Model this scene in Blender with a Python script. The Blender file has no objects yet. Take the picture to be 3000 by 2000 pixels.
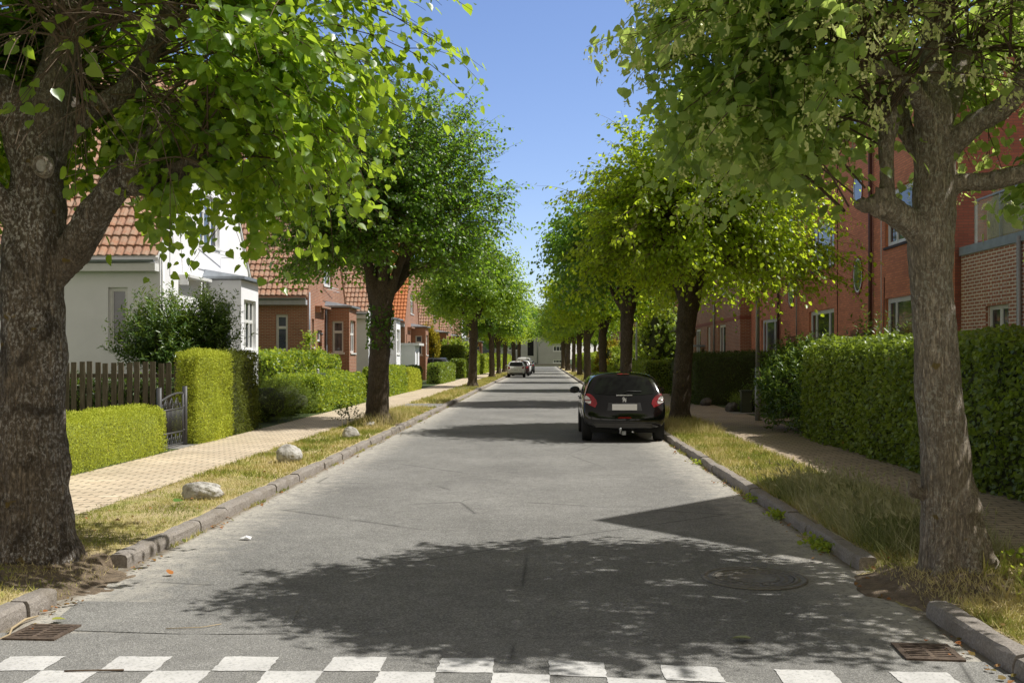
import bpy, bmesh, math, random
import numpy as np
from mathutils import Vector, Matrix, noise
from mathutils.bvhtree import BVHTree
from mathutils.geometry import tessellate_polygon

random.seed(7)
S = bpy.context.scene
COL = S.collection
PI = math.pi

# ------------------------------------------------------------------ camera
CAMZ = 1.74
YAW = math.atan(94 / 2917)
cam_d = bpy.data.cameras.new("camera")
cam = bpy.data.objects.new("camera", cam_d)
COL.objects.link(cam)
cam.location = (0, 0, CAMZ)
cam.rotation_euler = (PI / 2, 0, YAW)
cam_d.lens = 35.0
cam_d.sensor_width = 36.0
cam_d.shift_y = 49 / 3000
cam_d.clip_end = 3000
cam_d.clip_start = 0.05
S.camera = cam


def ray(px, py):
    u = (px - 1500) / 2917; v = (1049 - py) / 2917
    return Vector((-math.sin(YAW) + u * math.cos(YAW), math.cos(YAW) + u * math.sin(YAW), v))


def survey(px, py, depth):
    """real place of a point surveyed in the photo, `depth` metres along the view axis"""
    return ray(px, py) * depth + Vector((0, 0, CAMZ))


def sd(dx, dy, depth):
    return survey(dx * 1.27551, dy * 1.27551, depth)


def y_on(px, x):
    """how far down the street (Y) a point of the plane at this x stands"""
    r = ray(px, 1049)
    return x / r.x * r.y


# ------------------------------------------------------------------ light
W = bpy.data.worlds.new("World"); S.world = W; W.use_nodes = True
nt = W.node_tree; bg = nt.nodes["Background"]
sky = nt.nodes.new("ShaderNodeTexSky"); sky.sky_type = 'NISHITA'; sky.sun_disc = False
SUN_EL = math.radians(56); SUN_AZ = math.radians(4)     # azimuth from +X towards +Y
sky.sun_elevation = SUN_EL
sky.sun_rotation = math.radians(90) - SUN_AZ
sky.air_density = 1.0; sky.dust_density = 0.35; sky.ozone_density = 2.5
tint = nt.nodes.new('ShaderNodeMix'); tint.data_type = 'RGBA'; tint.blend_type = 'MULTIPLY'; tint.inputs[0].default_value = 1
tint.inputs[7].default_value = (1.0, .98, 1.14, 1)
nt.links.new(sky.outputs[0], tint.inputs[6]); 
# added warm-white veil overhead and behind the camera, unseen, to warm the shade
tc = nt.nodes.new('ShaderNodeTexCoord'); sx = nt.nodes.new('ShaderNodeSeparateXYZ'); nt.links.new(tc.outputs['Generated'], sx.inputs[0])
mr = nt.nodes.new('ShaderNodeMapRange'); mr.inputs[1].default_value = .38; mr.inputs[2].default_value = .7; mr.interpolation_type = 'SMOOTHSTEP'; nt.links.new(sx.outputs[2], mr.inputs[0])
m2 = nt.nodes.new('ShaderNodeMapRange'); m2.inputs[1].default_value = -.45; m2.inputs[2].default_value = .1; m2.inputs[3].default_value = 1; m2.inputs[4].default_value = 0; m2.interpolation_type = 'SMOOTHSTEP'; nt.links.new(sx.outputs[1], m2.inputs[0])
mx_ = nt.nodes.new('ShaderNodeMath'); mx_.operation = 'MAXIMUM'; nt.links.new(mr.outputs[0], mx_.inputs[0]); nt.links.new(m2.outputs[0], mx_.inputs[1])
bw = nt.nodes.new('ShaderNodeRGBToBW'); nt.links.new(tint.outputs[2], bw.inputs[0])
warm_veil = nt.nodes.new('ShaderNodeMix'); warm_veil.data_type = 'RGBA'; warm_veil.blend_type = 'MULTIPLY'; warm_veil.inputs[0].default_value = 1; warm_veil.inputs[7].default_value = (1.22, 1.12, 1.0, 1); nt.links.new(bw.outputs[0], warm_veil.inputs[6])
fin = nt.nodes.new('ShaderNodeMix'); fin.data_type = 'RGBA'; nt.links.new(mx_.outputs[0], fin.inputs[0]); nt.links.new(tint.outputs[2], fin.inputs[6]); nt.links.new(warm_veil.outputs[2], fin.inputs[7])
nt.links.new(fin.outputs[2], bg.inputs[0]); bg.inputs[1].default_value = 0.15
sl = bpy.data.lights.new("sun", 'SUN'); so = bpy.data.objects.new("sun", sl); COL.objects.link(so)
sl.energy = 5.0; sl.angle = math.radians(0.53); sl.color = (1.0, 0.965, 0.905)
sv = Vector((math.cos(SUN_AZ) * math.cos(SUN_EL), math.sin(SUN_AZ) * math.cos(SUN_EL), math.sin(SUN_EL)))
so.rotation_euler = sv.to_track_quat('Z', 'Y').to_euler()
S.view_settings.view_transform = 'Standard'; S.view_settings.look = 'None'; S.view_settings.exposure = 0
S.render.engine = 'CYCLES'
S.cycles.max_bounces = 6; S.cycles.diffuse_bounces = 4; S.cycles.transmission_bounces = 4
S.cycles.transparent_max_bounces = 8; S.cycles.caustics_reflective = False; S.cycles.caustics_refractive = False
S.cycles.use_denoising = True

# ------------------------------------------------------------------ materials
class NT:
    def __init__(s, name):
        s.m = bpy.data.materials.new(name); s.m.use_nodes = True
        s.t = s.m.node_tree; s.n = s.t.nodes; s.b = s.n["Principled BSDF"]; s.out = s.n["Material Output"]
    def new(s, typ, **kw):
        x = s.n.new("ShaderNode" + typ)
        for k, v in kw.items():
            if k.startswith("i_"):
                x.inputs[k[2:].replace("_", " ")].default_value = v
            else:
                setattr(x, k, v)
        return x
    def l(s, a, b): s.t.links.new(a, b)
    def coord(s, kind="Object", scale=(1, 1, 1), rot=(0, 0, 0)):
        c = s.new("TexCoord"); mp = s.new("Mapping"); mp.inputs["Scale"].default_value = scale
        mp.inputs["Rotation"].default_value = rot
        s.l(c.outputs[kind], mp.inputs[0]); return mp.outputs[0]
    def noise(s, vec, scale, detail=4, rough=.55, dist=0):
        x = s.new("TexNoise"); x.inputs["Scale"].default_value = scale; x.inputs["Detail"].default_value = detail
        x.inputs["Roughness"].default_value = rough; x.inputs["Distortion"].default_value = dist
        s.l(vec, x.inputs["Vector"]); return x.outputs["Fac"]
    def ramp(s, fac, stops):
        r = s.new("ValToRGB"); e = r.color_ramp.elements
        while len(e) < len(stops): e.new(.5)
        for k, (p, c) in enumerate(stops):
            e[k].position = p
            e[k].color = (c, c, c, 1) if isinstance(c, (int, float)) else (*c, 1)
        s.l(fac, r.inputs[0]); return r.outputs[0]
    def mix(s, fac, a, b, mode='MIX'):
        x = s.new("Mix", data_type='RGBA', blend_type=mode)
        if isinstance(fac, (int, float)): x.inputs[0].default_value = fac
        else: s.l(fac, x.inputs[0])
        for k, v in ((6, a), (7, b)):
            if isinstance(v, tuple): x.inputs[k].default_value = (*v, 1)
            else: s.l(v, x.inputs[k])
        return x.outputs[2]
    def math(s, op, a, b=0.0):
        x = s.new("Math", operation=op)
        for k, v in ((0, a), (1, b)):
            if isinstance(v, (int, float)): x.inputs[k].default_value = v
            else: s.l(v, x.inputs[k])
        return x.outputs[0]
    def base(s, c):
        if isinstance(c, tuple): s.b.inputs["Base Color"].default_value = (*c, 1)
        else: s.l(c, s.b.inputs["Base Color"])
    def rough(s, v):
        if isinstance(v, (int, float)): s.b.inputs["Roughness"].default_value = v
        else: s.l(v, s.b.inputs["Roughness"])
    def bump(s, h, strength=.5, dist=.01):
        b = s.new("Bump"); b.inputs["Strength"].default_value = strength; b.inputs["Distance"].default_value = dist
        s.l(h, b.inputs["Height"]); s.l(b.outputs[0], s.b.inputs["Normal"]); return b


def M_plain(name, c, rough=.6, metal=0, var=.12, scale=6, bump=0, spec=.5):
    m = NT(name); v = m.coord()
    n = m.noise(v, scale, 5)
    lo = tuple(max(0, x * (1 - var)) for x in c); hi = tuple(min(1, x * (1 + var)) for x in c)
    m.base(m.ramp(n, [(.3, lo), (.7, hi)])); m.rough(rough); m.b.inputs["Metallic"].default_value = metal
    m.b.inputs["Specular IOR Level"].default_value = spec
    if bump: m.bump(m.noise(v, scale * 6, 4), bump, .01)
    return m.m


def M_leaf(name, stops, trans, tmix=.38, rough=.42, spec=.5):
    m = NT(name)
    a = m.new("Attribute", attribute_name="rnd")
    c = m.ramp(a.outputs["Fac"], stops)
    m.base(c); m.rough(rough); m.b.inputs["Specular IOR Level"].default_value = spec
    t = m.new("BsdfTranslucent")
    tc = m.mix(a.outputs["Fac"], tuple(x * .75 for x in trans), trans)
    m.l(tc, t.inputs[0])
    mx = m.new("MixShader"); mx.inputs[0].default_value = tmix
    m.l(m.b.outputs[0], mx.inputs[1]); m.l(t.outputs[0], mx.inputs[2]); m.l(mx.outputs[0], m.out.inputs[0])
    return m.m


def M_bark(name, dark, light, lich, lichen_amt=.5, moss=(.05, .045, .02), mossamt=.5):
    m = NT(name); v = m.coord("Object", (1.25, 1.25, .22))
    v2 = m.coord()
    f = m.noise(v, 42, 7, .7, .4)
    rg = m.math('ABSOLUTE', m.math('SUBTRACT', m.noise(v, 24, 6, .62, .8), .5))
    rg2 = m.math('ABSOLUTE', m.math('SUBTRACT', m.noise(v, 60, 4, .6, .5), .5))
    fur = m.math('MULTIPLY', m.ramp(rg, [(.0, 0.0), (.07, 1.0)]), m.ramp(rg2, [(.0, .45), (.06, 1.0)]))
    c = m.ramp(f, [(.3, dark), (.62, light)])
    c = m.mix(m.math('MULTIPLY', m.math('SUBTRACT', 1.0, fur), .55), c, tuple(x * .35 for x in dark))
    big = m.noise(v2, 1.7, 3)
    sm = m.noise(m.coord('Object', (1, 1, .6)), 48, 6, .7, .3)
    lf = m.math('MULTIPLY', m.ramp(sm, [(.5, 0.0), (.6, 1.0)]), m.ramp(big, [(.38, 0.15), (.62, 1.0)]))
    c = m.mix(m.math('MULTIPLY', lf, lichen_amt), c, lich)
    mo = m.math('MULTIPLY', m.ramp(m.noise(v2, 2.6, 6, .7, .8), [(.5, 0.0), (.6, 1.0)]), mossamt)
    c = m.mix(mo, c, moss)
    ye = m.ramp(m.noise(v2, 7.3, 2), [(.7, 0.0), (.74, .8)])
    c = m.mix(ye, c, (.22, .15, .02))
    m.base(c); m.rough(.9)
    h = m.math('ADD', m.math('MULTIPLY', fur, .6), m.math('MULTIPLY', f, .8))
    m.bump(h, .9, .02)
    return m.m


def M_brick(name, c1, c2, mortar, msize=.012, bw=.228, rh=.0667, var=(.75, 1.2), bumps=.5, rough=.85, offset=.5, kind="UV"):
    m = NT(name); v = m.coord(kind)
    b = m.new("TexBrick"); b.inputs["Scale"].default_value = 1
    b.inputs["Brick Width"].default_value = bw; b.inputs["Row Height"].default_value = rh
    b.inputs["Mortar Size"].default_value = msize; b.inputs["Mortar Smooth"].default_value = .15
    b.inputs["Color1"].default_value = (*c1, 1); b.inputs["Color2"].default_value = (*c2, 1)
    b.inputs["Mortar"].default_value = (*mortar, 1); b.offset = offset
    b.inputs["Bias"].default_value = -.1
    wv = m.new("VectorMath", operation='ADD')
    nz = m.new("TexNoise"); nz.inputs["Scale"].default_value = 7; m.l(v, nz.inputs["Vector"])
    sc = m.new("VectorMath", operation='SCALE'); sc.inputs["Scale"].default_value = .008
    m.l(nz.outputs["Color"], sc.inputs[0]); m.l(v, wv.inputs[0]); m.l(sc.outputs[0], wv.inputs[1])
    m.l(wv.outputs[0], b.inputs["Vector"])
    big = m.noise(v, 1.1, 5, .6)
    fine = m.noise(v, 60, 3)
    g = m.mix(.5, m.ramp(big, [(.3, var[0]), (.7, var[1])]), m.ramp(fine, [(.3, var[0]), (.7, var[1])]))
    c = m.mix(1.0, b.outputs["Color"], g, 'MULTIPLY')
    m.base(c); m.rough(rough)
    h = m.math('ADD', m.math('MULTIPLY', m.math('SUBTRACT', 1.0, b.outputs["Fac"]), .8), m.math('MULTIPLY', fine, .25))
    m.bump(h, bumps, .008)
    return m.m, m


MT = {}
# lime leaves
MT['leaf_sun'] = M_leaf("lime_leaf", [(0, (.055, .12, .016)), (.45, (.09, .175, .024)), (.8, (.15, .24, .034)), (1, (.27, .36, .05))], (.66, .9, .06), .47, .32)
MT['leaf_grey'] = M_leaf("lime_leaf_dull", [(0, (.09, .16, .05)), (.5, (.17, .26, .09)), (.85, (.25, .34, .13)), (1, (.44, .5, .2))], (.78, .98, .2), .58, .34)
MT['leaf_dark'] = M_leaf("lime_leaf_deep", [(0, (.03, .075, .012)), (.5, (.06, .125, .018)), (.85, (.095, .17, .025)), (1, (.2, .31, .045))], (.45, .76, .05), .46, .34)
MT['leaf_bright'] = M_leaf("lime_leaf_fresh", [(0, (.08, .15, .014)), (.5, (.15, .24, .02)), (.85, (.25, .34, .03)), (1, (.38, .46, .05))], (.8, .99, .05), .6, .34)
MT['blossom'] = M_leaf("lime_blossom", [(0, (.5, .6, .2)), (1, (.82, .82, .36))], (.8, .85, .3), .3)
MT['conifer_lime'] = M_leaf("clipped_conifer", [(0, (.28, .33, .03)), (.5, (.46, .52, .06)), (.85, (.56, .6, .08)), (1, (.6, .5, .14))], (.75, .8, .08), .3, .6, .2)
MT['yew'] = M_leaf("yew_needles", [(0, (.04, .06, .014)), (.6, (.085, .125, .026)), (1, (.16, .21, .04))], (.08, .12, .02), .15, .6, .2)
MT['juniper'] = M_leaf("juniper_foliage", [(0, (.06, .10, .02)), (.6, (.14, .21, .035)), (1, (.27, .34, .05))], (.4, .5, .05), .25, .6, .2)
MT['beech'] = M_leaf("beech_hedge_leaf", [(0, (.07, .12, .022)), (.5, (.16, .225, .036)), (.85, (.26, .34, .052)), (.95, (.3, .36, .06)), (1, (.36, .2, .07))], (.5, .66, .06), .35, .38)
MT['laurel'] = M_leaf("laurel_leaf", [(0, (.03, .07, .014)), (.6, (.06, .125, .02)), (1, (.17, .25, .035))], (.36, .5, .05), .3, .32)
MT['garden'] = M_leaf("garden_leaf", [(0, (.08, .15, .018)), (.5, (.18, .28, .03)), (.85, (.28, .38, .045)), (1, (.38, .44, .06))], (.72, .84, .08), .45)
MT['conifer_shade'] = M_leaf('clipped_conifer_shaded', [(0, (.07, .085, .012)), (.5, (.13, .16, .02)), (1, (.2, .22, .04))], (.25, .3, .03), .25, .6, .2)  # darker copy of the conifer leaf: the tree's shade put into the colour
MT['gold'] = M_leaf("golden_conifer", [(0, (.15, .15, .01)), (.5, (.33, .28, .015)), (1, (.5, .4, .02))], (.5, .42, .03), .25, .6, .2)
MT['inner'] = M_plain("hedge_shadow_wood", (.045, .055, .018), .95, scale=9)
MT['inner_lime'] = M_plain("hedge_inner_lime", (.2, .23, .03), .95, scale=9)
MT['grass'] = M_leaf("grass_blade", [(0, (.2, .25, .035)), (.35, (.4, .42, .08)), (.65, (.64, .55, .22)), (1, (.8, .66, .36))], (.3, .34, .08), .3, .6, .2)
MT['tallgrass'] = M_leaf("tall_grass_blade", [(0, (.12, .16, .05)), (.5, (.28, .31, .11)), (.8, (.5, .48, .25)), (1, (.7, .64, .4))], (.26, .3, .1), .3, .6, .2)
MT['litter'] = M_leaf("dead_leaf", [(0, (.10, .14, .02)), (.4, (.25, .14, .05)), (.75, (.36, .2, .08)), (1, (.3, .1, .03))], (.3, .2, .06), .15, .6, .2)
MT['bark_l'] = M_bark("old_lime_bark", (.07, .05, .032), (.30, .24, .175), (.66, .63, .59), 1.0, (.035, .024, .014), .7)
MT['bark_r'] = M_bark("grey_lime_bark", (.19, .15, .11), (.58, .48, .37), (.72, .69, .60), .75, (.16, .13, .07), .25)
MT['bark_m'] = M_bark("dark_lime_bark", (.06, .045, .028), (.17, .125, .08), (.28, .26, .2), .4, (.045, .036, .018), .5)
MT['twig'] = M_plain("twig_bark", (.11, .075, .045), .8, scale=20)
MT['white_wall'] = M_plain("white_limewash", (.89, .89, .91), .9, var=.05, scale=1.3, bump=.15)
MT['brickL'], _ = M_brick("warm_red_brick", (.40, .15, .075), (.29, .10, .052), (.42, .34, .26), .011)
MT['brickR'], _ = M_brick("orange_red_brick", (.74, .27, .125), (.55, .185, .09), (.4, .19, .12), .007)
MT['brickD'], _ = M_brick("dark_or_shaded_red_brick", (.36, .115, .075), (.27, .085, .058), (.19, .10, .075), .007)
MT['brickE'], _ = M_brick("white_jointed_brick", (.48, .21, .13), (.38, .15, .095), (.78, .72, .64), .013, .24, .077)
MT['paint'] = M_plain("white_painted_wood", (.78, .78, .76), .4, var=.04)
MT['grey_wood'] = M_plain("grey_painted_board", (.42, .43, .45), .6, var=.08)
MT['lead'] = M_plain("grey_lead_sheet", (.30, .33, .37), .45, metal=.3, var=.15)
MT['zinc'] = M_plain("galvanised_metal", (.38, .39, .39), .5, metal=.6, var=.15, scale=30)
MT['pipe'] = M_plain("brown_drain_pipe", (.09, .04, .03), .5)
MT['door'] = M_plain("brown_door_paint", (.12, .045, .025), .5)
MT['dark'] = M_plain("dark_recess", (.012, .012, .012), .9)
MT['redtrim'] = M_plain("red_enamel", (.35, .03, .02), .5)
MT['slate'] = M_plain("dark_roof_tile", (.05, .042, .04), .8, scale=12)
MT['reed'] = M_plain("reed_mat", (.42, .36, .20), .9, var=.35, scale=25)
MT['iron'] = M_plain("grey_painted_iron", (.07, .07, .072), .5, metal=0)
MT['plate'] = M_plain("white_plate", (.95, .95, .95), .3, var=0)
MT['rust'] = M_plain("rusty_cast_iron", (.13, .095, .07), .8, metal=.3, var=.5, scale=35, bump=.4)
MT['castiron'] = M_plain("worn_cast_iron", (.2, .185, .16), .7, metal=.2, var=.3, scale=25, bump=.4)


def M_glass(name, c, hi):
    m = NT(name); v = m.coord("Object")
    m.base(m.ramp(m.noise(v, 1.3, 3), [(.4, c), (.65, hi)])); m.rough(.04)
    m.b.inputs["Specular IOR Level"].default_value = .9
    return m.m


MT['glass'] = M_glass("window_glass", (.02, .025, .03), (.09, .10, .11))
MT['glass_curtain'] = M_glass("window_glass_with_curtain", (.05, .055, .065), (.15, .16, .175))
MT['glass_car'] = M_glass("tinted_car_glass", (.004, .005, .004), (.01, .014, .008))
MT['glass_car'].node_tree.nodes["Principled BSDF"].inputs["Specular IOR Level"].default_value = .35

# roof tiles
m = NT("clay_pantile"); v = m.coord("UV")
bt = m.new("TexBrick"); bt.offset = 0
for k, val in (("Scale", 1), ("Brick Width", .225), ("Row Height", .33), ("Mortar Size", 0.0)): bt.inputs[k].default_value = val
bt.inputs["Color1"].default_value = (.47, .24, .145, 1); bt.inputs["Color2"].default_value = (.36, .19, .13, 1); bt.inputs["Mortar"].default_value = (.3, .12, .06, 1)
m.l(v, bt.inputs["Vector"])
ob = m.coord()
c = m.mix(m.ramp(m.noise(ob, 5, 6, .7), [(.40, 0.0), (.62, .85)]), bt.outputs["Color"], (.42, .31, .23))
c = m.mix(m.ramp(m.noise(ob, 23, 4), [(.55, 0.0), (.75, .6)]), c, (.12, .07, .05))
m.base(c); m.rough(.85); m.bump(m.noise(ob, 40, 4), .25, .01); MT['tile'] = m.m
m = NT("orange_pantile"); ob = m.coord()
m.base(m.ramp(m.noise(ob, 6, 6, .7), [(.35, (.42, .13, .04)), (.6, (.55, .2, .07)), (.75, (.3, .14, .08))])); m.rough(.8); MT['tile_orange'] = m.m


# asphalt
def asphalt(name, base, coarse=1.0, edge=True):
    m = NT(name); v = m.coord()
    sep = m.new("SeparateXYZ"); m.l(v, sep.inputs[0])
    vo = m.new("TexVoronoi"); vo.inputs["Scale"].default_value = 95 / coarse; m.l(v, vo.inputs["Vector"])
    wn = m.noise(v, 170, 3, .7)
    big = m.noise(v, .55, 5, .6)
    mid = m.noise(v, 5.5, 5, .65)
    sp = m.ramp(vo.outputs["Color"], [(.1, .68), (.5, .97), (.9, 1.5)])
    c = m.mix(1.0, (base, base * .98, base * .915), sp, 'MULTIPLY')
    c = m.mix(1.0, c, m.ramp(wn, [(.3, .72), (.7, 1.3)]), 'MULTIPLY')
    c = m.mix(1.0, c, m.ramp(big, [(.3, .82), (.7, 1.18)]), 'MULTIPLY')
    c = m.mix(1.0, c, m.ramp(mid, [(.3, .88), (.7, 1.12)]), 'MULTIPLY')
    if edge:
        d = m.math('MINIMUM', m.math('ABSOLUTE', m.math('SUBTRACT', sep.outputs[0], -3.44)), m.math('ABSOLUTE', m.math('SUBTRACT', sep.outputs[0], 2.57)))
        ew = m.math('ADD', d, m.math('MULTIPLY', m.math('SUBTRACT', mid, .5), 1.6))
        e = m.math('MULTIPLY', m.ramp(ew, [(.05, 1.0), (.75, 0.0)]), m.ramp(m.noise(v, 22, 6, .75), [(.38, 0.0), (.5, 1.0)]))
        c = m.mix(m.math('MULTIPLY', e, .95), c, (.5, .47, .41))
        d2 = m.math('MULTIPLY', m.ramp(m.math('ADD', d, m.math('MULTIPLY', m.noise(v, 3, 4), .12)), [(.07, 1.0), (.16, 0.0)]), .8)
        c = m.mix(d2, c, (.17, .135, .095))
        st = m.coord("Object", (1.2, .22, 1), (0, 0, .2))
        s2 = m.math('MULTIPLY', m.ramp(m.noise(st, 1.6, 8, .8, 1.2), [(.62, 0.0), (.7, .5)]), m.ramp(m.noise(v, .35, 2), [(.5, 0.0), (.6, 1.0)]))
        c = m.mix(s2, c, (.27, .26, .23))
    cr = m.new("TexVoronoi", feature='DISTANCE_TO_EDGE'); cr.inputs["Scale"].default_value = .33; m.l(v, cr.inputs["Vector"])
    c = m.mix(m.math('MULTIPLY', m.ramp(cr.outputs["Distance"], [(.0, 1.0), (.006, 0.0)]), m.ramp(m.noise(v, .8, 3), [(.48, 0.0), (.56, .6)])), c, (.02, .02, .018))
    m.base(c); m.rough(.88)
    m.b.inputs["Specular IOR Level"].default_value = .25
    m.bump(m.math('ADD', vo.outputs["Distance"], wn), .55, .006)
    return m.m


MT['asphalt'] = asphalt("street_asphalt", .205)
MT['asphalt_new'] = asphalt("smooth_asphalt", .225, .6, False)
MT['asphalt_patch'] = asphalt("patch_asphalt", .215, .7, False)
MT['pave_yellow'], pm = M_brick("yellow_clinker_paving", (.68, .57, .42), (.57, .46, .33), (.24, .20, .14), .013, .28, .14, (.66, 1.3), .8, .8, .5, "Object")
MT['pave_brown'], _ = M_brick("brown_clinker_paving", (.44, .34, .24), (.36, .29, .21), (.15, .12, .08), .013, .28, .14, (.66, 1.3), .8, .8, .5, "Object")
MT['stone_dark'] = M_plain('dark_field_stone', (.10, .09, .08), .9, var=.5, scale=9, bump=.5)
MT['slab'] = M_plain("concrete_slab", (.25, .24, .22), .85, var=.2, scale=14, bump=.3)
m = NT("road_marking_white"); v = m.coord()
c = m.mix(m.ramp(m.noise(v, 60, 5, .7), [(.5, 0.0), (.66, .75)]), (.62, .61, .585), (.3, .3, .28))
c = m.mix(1.0, c, m.ramp(m.noise(v, 3, 3), [(.3, .85), (.7, 1.05)]), 'MULTIPLY')
m.base(c); m.rough(.7); MT['marking'] = m.m
m = NT("granite_kerb"); v = m.coord()
c = m.ramp(m.noise(v, 60, 6, .75), [(.3, (.18, .16, .14)), (.55, (.33, .295, .26)), (.75, (.48, .45, .41))])
c = m.mix(m.ramp(m.noise(v, 4, 4), [(.45, 0.0), (.65, .5)]), c, (.18, .15, .11))
m.base(c); m.rough(.9); m.bump(m.noise(v, 30, 6, .7), .8, .02); MT['granite'] = m.m
m = NT("field_stone"); v = m.coord()
c = m.ramp(m.noise(v, 9, 8, .7), [(.35, (.25, .23, .2)), (.5, (.5, .48, .44)), (.7, (.64, .62, .58))])
c = m.mix(m.ramp(m.noise(v, 5.5, 2), [(.68, 0.0), (.72, .8)]), c, (.35, .2, .03))
m.base(c); m.rough(.9); m.bump(m.noise(v, 18, 8, .7), .9, .03); MT['stone'] = m.m
m = NT("dry_verge_soil"); v = m.coord()
c = m.ramp(m.noise(v, 1.6, 6, .7), [(.35, (.34, .33, .09)), (.5, (.56, .46, .23)), (.65, (.42, .33, .2))])
c = m.mix(1.0, c, m.ramp(m.noise(v, 70, 4, .7), [(.3, .5), (.7, 1.45)]), 'MULTIPLY')
m.base(c); m.rough(.95); m.bump(m.noise(v, 45, 6, .7), .9, .03); MT['verge'] = m.m
m = NT("bare_soil"); v = m.coord()
c = m.ramp(m.noise(v, 12, 8, .75), [(.3, (.13, .10, .065)), (.5, (.25, .19, .13)), (.7, (.4, .31, .21))])
m.base(c); m.rough(.95); m.bump(m.noise(v, 30, 8, .75), 1.0, .04); MT['soil'] = m.m
m = NT("garden_ground"); v = m.coord()
m.base(m.ramp(m.noise(v, 3, 6, .7), [(.35, (.03, .055, .012)), (.6, (.07, .1, .025))])); m.rough(.95); MT['garden_ground'] = m.m


# ------------------------------------------------------------------ object helpers
def tag(o, label=None, cat=None, group=None, kind=None):
    if label: o['label'] = label
    if cat: o['category'] = cat
    if group: o['group'] = group
    if kind: o['kind'] = kind
    return o


def thing(name, label, cat, loc=(0, 0, 0), rz=0, group=None):
    o = bpy.data.objects.new(name, None); COL.objects.link(o); o.location = loc; o.rotation_euler = (0, 0, rz)
    o.empty_display_size = .3
    return tag(o, label, cat, group)


class MB:
    """gathers faces into one mesh; several materials allowed; uv in metres by facing"""
    def __init__(s): s.v = []; s.f = []; s.mi = []; s.nv = 0; s.rnd = []; s.uv = []; s.smooth = []
    def add(s, verts, faces, mi=0, rnd=None, uv=None, smooth=False):
        verts = np.asarray(verts, float).reshape(-1, 3)
        for k, f in enumerate(faces):
            s.f.append([i + s.nv for i in f]); s.mi.append(mi); s.smooth.append(smooth)
            s.rnd.append(random.random() if rnd is None else rnd[k])
            s.uv.append(None if uv is None else uv[k])
        s.v.append(verts); s.nv += len(verts)
    def box(s, lo, hi, mi=0, M=None):
        x0, y0, z0 = lo; x1, y1, z1 = hi
        v = [(x0, y0, z0), (x1, y0, z0), (x1, y1, z0), (x0, y1, z0), (x0, y0, z1), (x1, y0, z1), (x1, y1, z1), (x0, y1, z1)]
        if M is not None: v = [M @ Vector(p) for p in v]
        f = [(0, 3, 2, 1), (4, 5, 6, 7), (0, 1, 5, 4), (1, 2, 6, 5), (2, 3, 7, 6), (3, 0, 4, 7)]
        if M is not None and M.to_3x3().determinant() < 0: f = [q[::-1] for q in f]
        s.add(v, f, mi)
    def tube(s, pts, rad, n=8, mi=0, caps=True, smooth=True):
        pts = [Vector(p) for p in pts]
        if isinstance(rad, (int, float)): rad = [rad] * len(pts)
        V = []; F = []; up = None
        for i, p in enumerate(pts):
            d = (pts[min(i + 1, len(pts) - 1)] - pts[max(i - 1, 0)]).normalized()
            if up is None:
                a = d.orthogonal().normalized()
            else:
                a = (up - d * up.dot(d)).normalized()
            up = a; b = d.cross(a)
            for k in range(n):
                t = 2 * PI * k / n
                V.append(p + (a * math.cos(t) + b * math.sin(t)) * rad[i])
        for i in range(len(pts) - 1):
            for k in range(n):
                F.append((i * n + k, i * n + (k + 1) % n, (i + 1) * n + (k + 1) % n, (i + 1) * n + k))
        if caps:
            F.append(tuple(range(n))[::-1]); F.append(tuple((len(pts) - 1) * n + k for k in range(n)))
        s.add(V, F, mi, smooth=smooth)
    def lathe(s, prof, n=32, M=None, mi=0, smooth=True):
        V = []; F = []
        for r, z in prof:
            for k in range(n):
                t = 2 * PI * k / n; V.append(Vector((r * math.cos(t), r * math.sin(t), z)))
        if M is not None: V = [M @ p for p in V]
        for i in range(len(prof) - 1):
            for k in range(n): F.append((i * n + k, i * n + (k + 1) % n, (i + 1) * n + (k + 1) % n, (i + 1) * n + k))
        s.add(V, F, mi, smooth=smooth)
    def mesh(s, name, mats, uvs=True):
        me = bpy.data.meshes.new(name)
        v = np.concatenate(s.v) if s.v else np.zeros((0, 3))
        cnt = np.array([len(f) for f in s.f], dtype=np.int32)
        idx = np.concatenate([np.asarray(f, dtype=np.int32) for f in s.f])
        fill(me, v, idx, cnt, np.array(s.mi, dtype=np.int32), np.array(s.rnd), np.array(s.smooth))
        if uvs:
            me.update(); ul = me.uv_layers.new(name="UVMap")
            data = np.zeros((len(idx), 2)); st = 0
            for f, u in zip(s.f, s.uv):
                n = len(f)
                if u is not None: data[st:st + n] = u
                else:
                    P = v[f]; nn = np.cross(P[1] - P[0], P[2] - P[0])
                    a = np.abs(nn)
                    if a[2] > max(a[0], a[1]): data[st:st + n] = P[:, :2]
                    elif a[0] > a[1]: data[st:st + n] = P[:, 1:]
                    else: data[st:st + n] = P[:, [0, 2]]
                st += n
            ul.data.foreach_set('uv', data.ravel())
        for m_ in (mats if isinstance(mats, (list, tuple)) else [mats]): me.materials.append(m_)
        me.update(); me.validate(clean_customdata=False)
        return me
    def build(s, name, mats, parent=None, uvs=True, loc=None):
        o = bpy.data.objects.new(name, s.mesh(name, mats, uvs)); COL.objects.link(o)
        if parent: o.parent = parent
        if loc: o.location = loc
        return o


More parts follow.
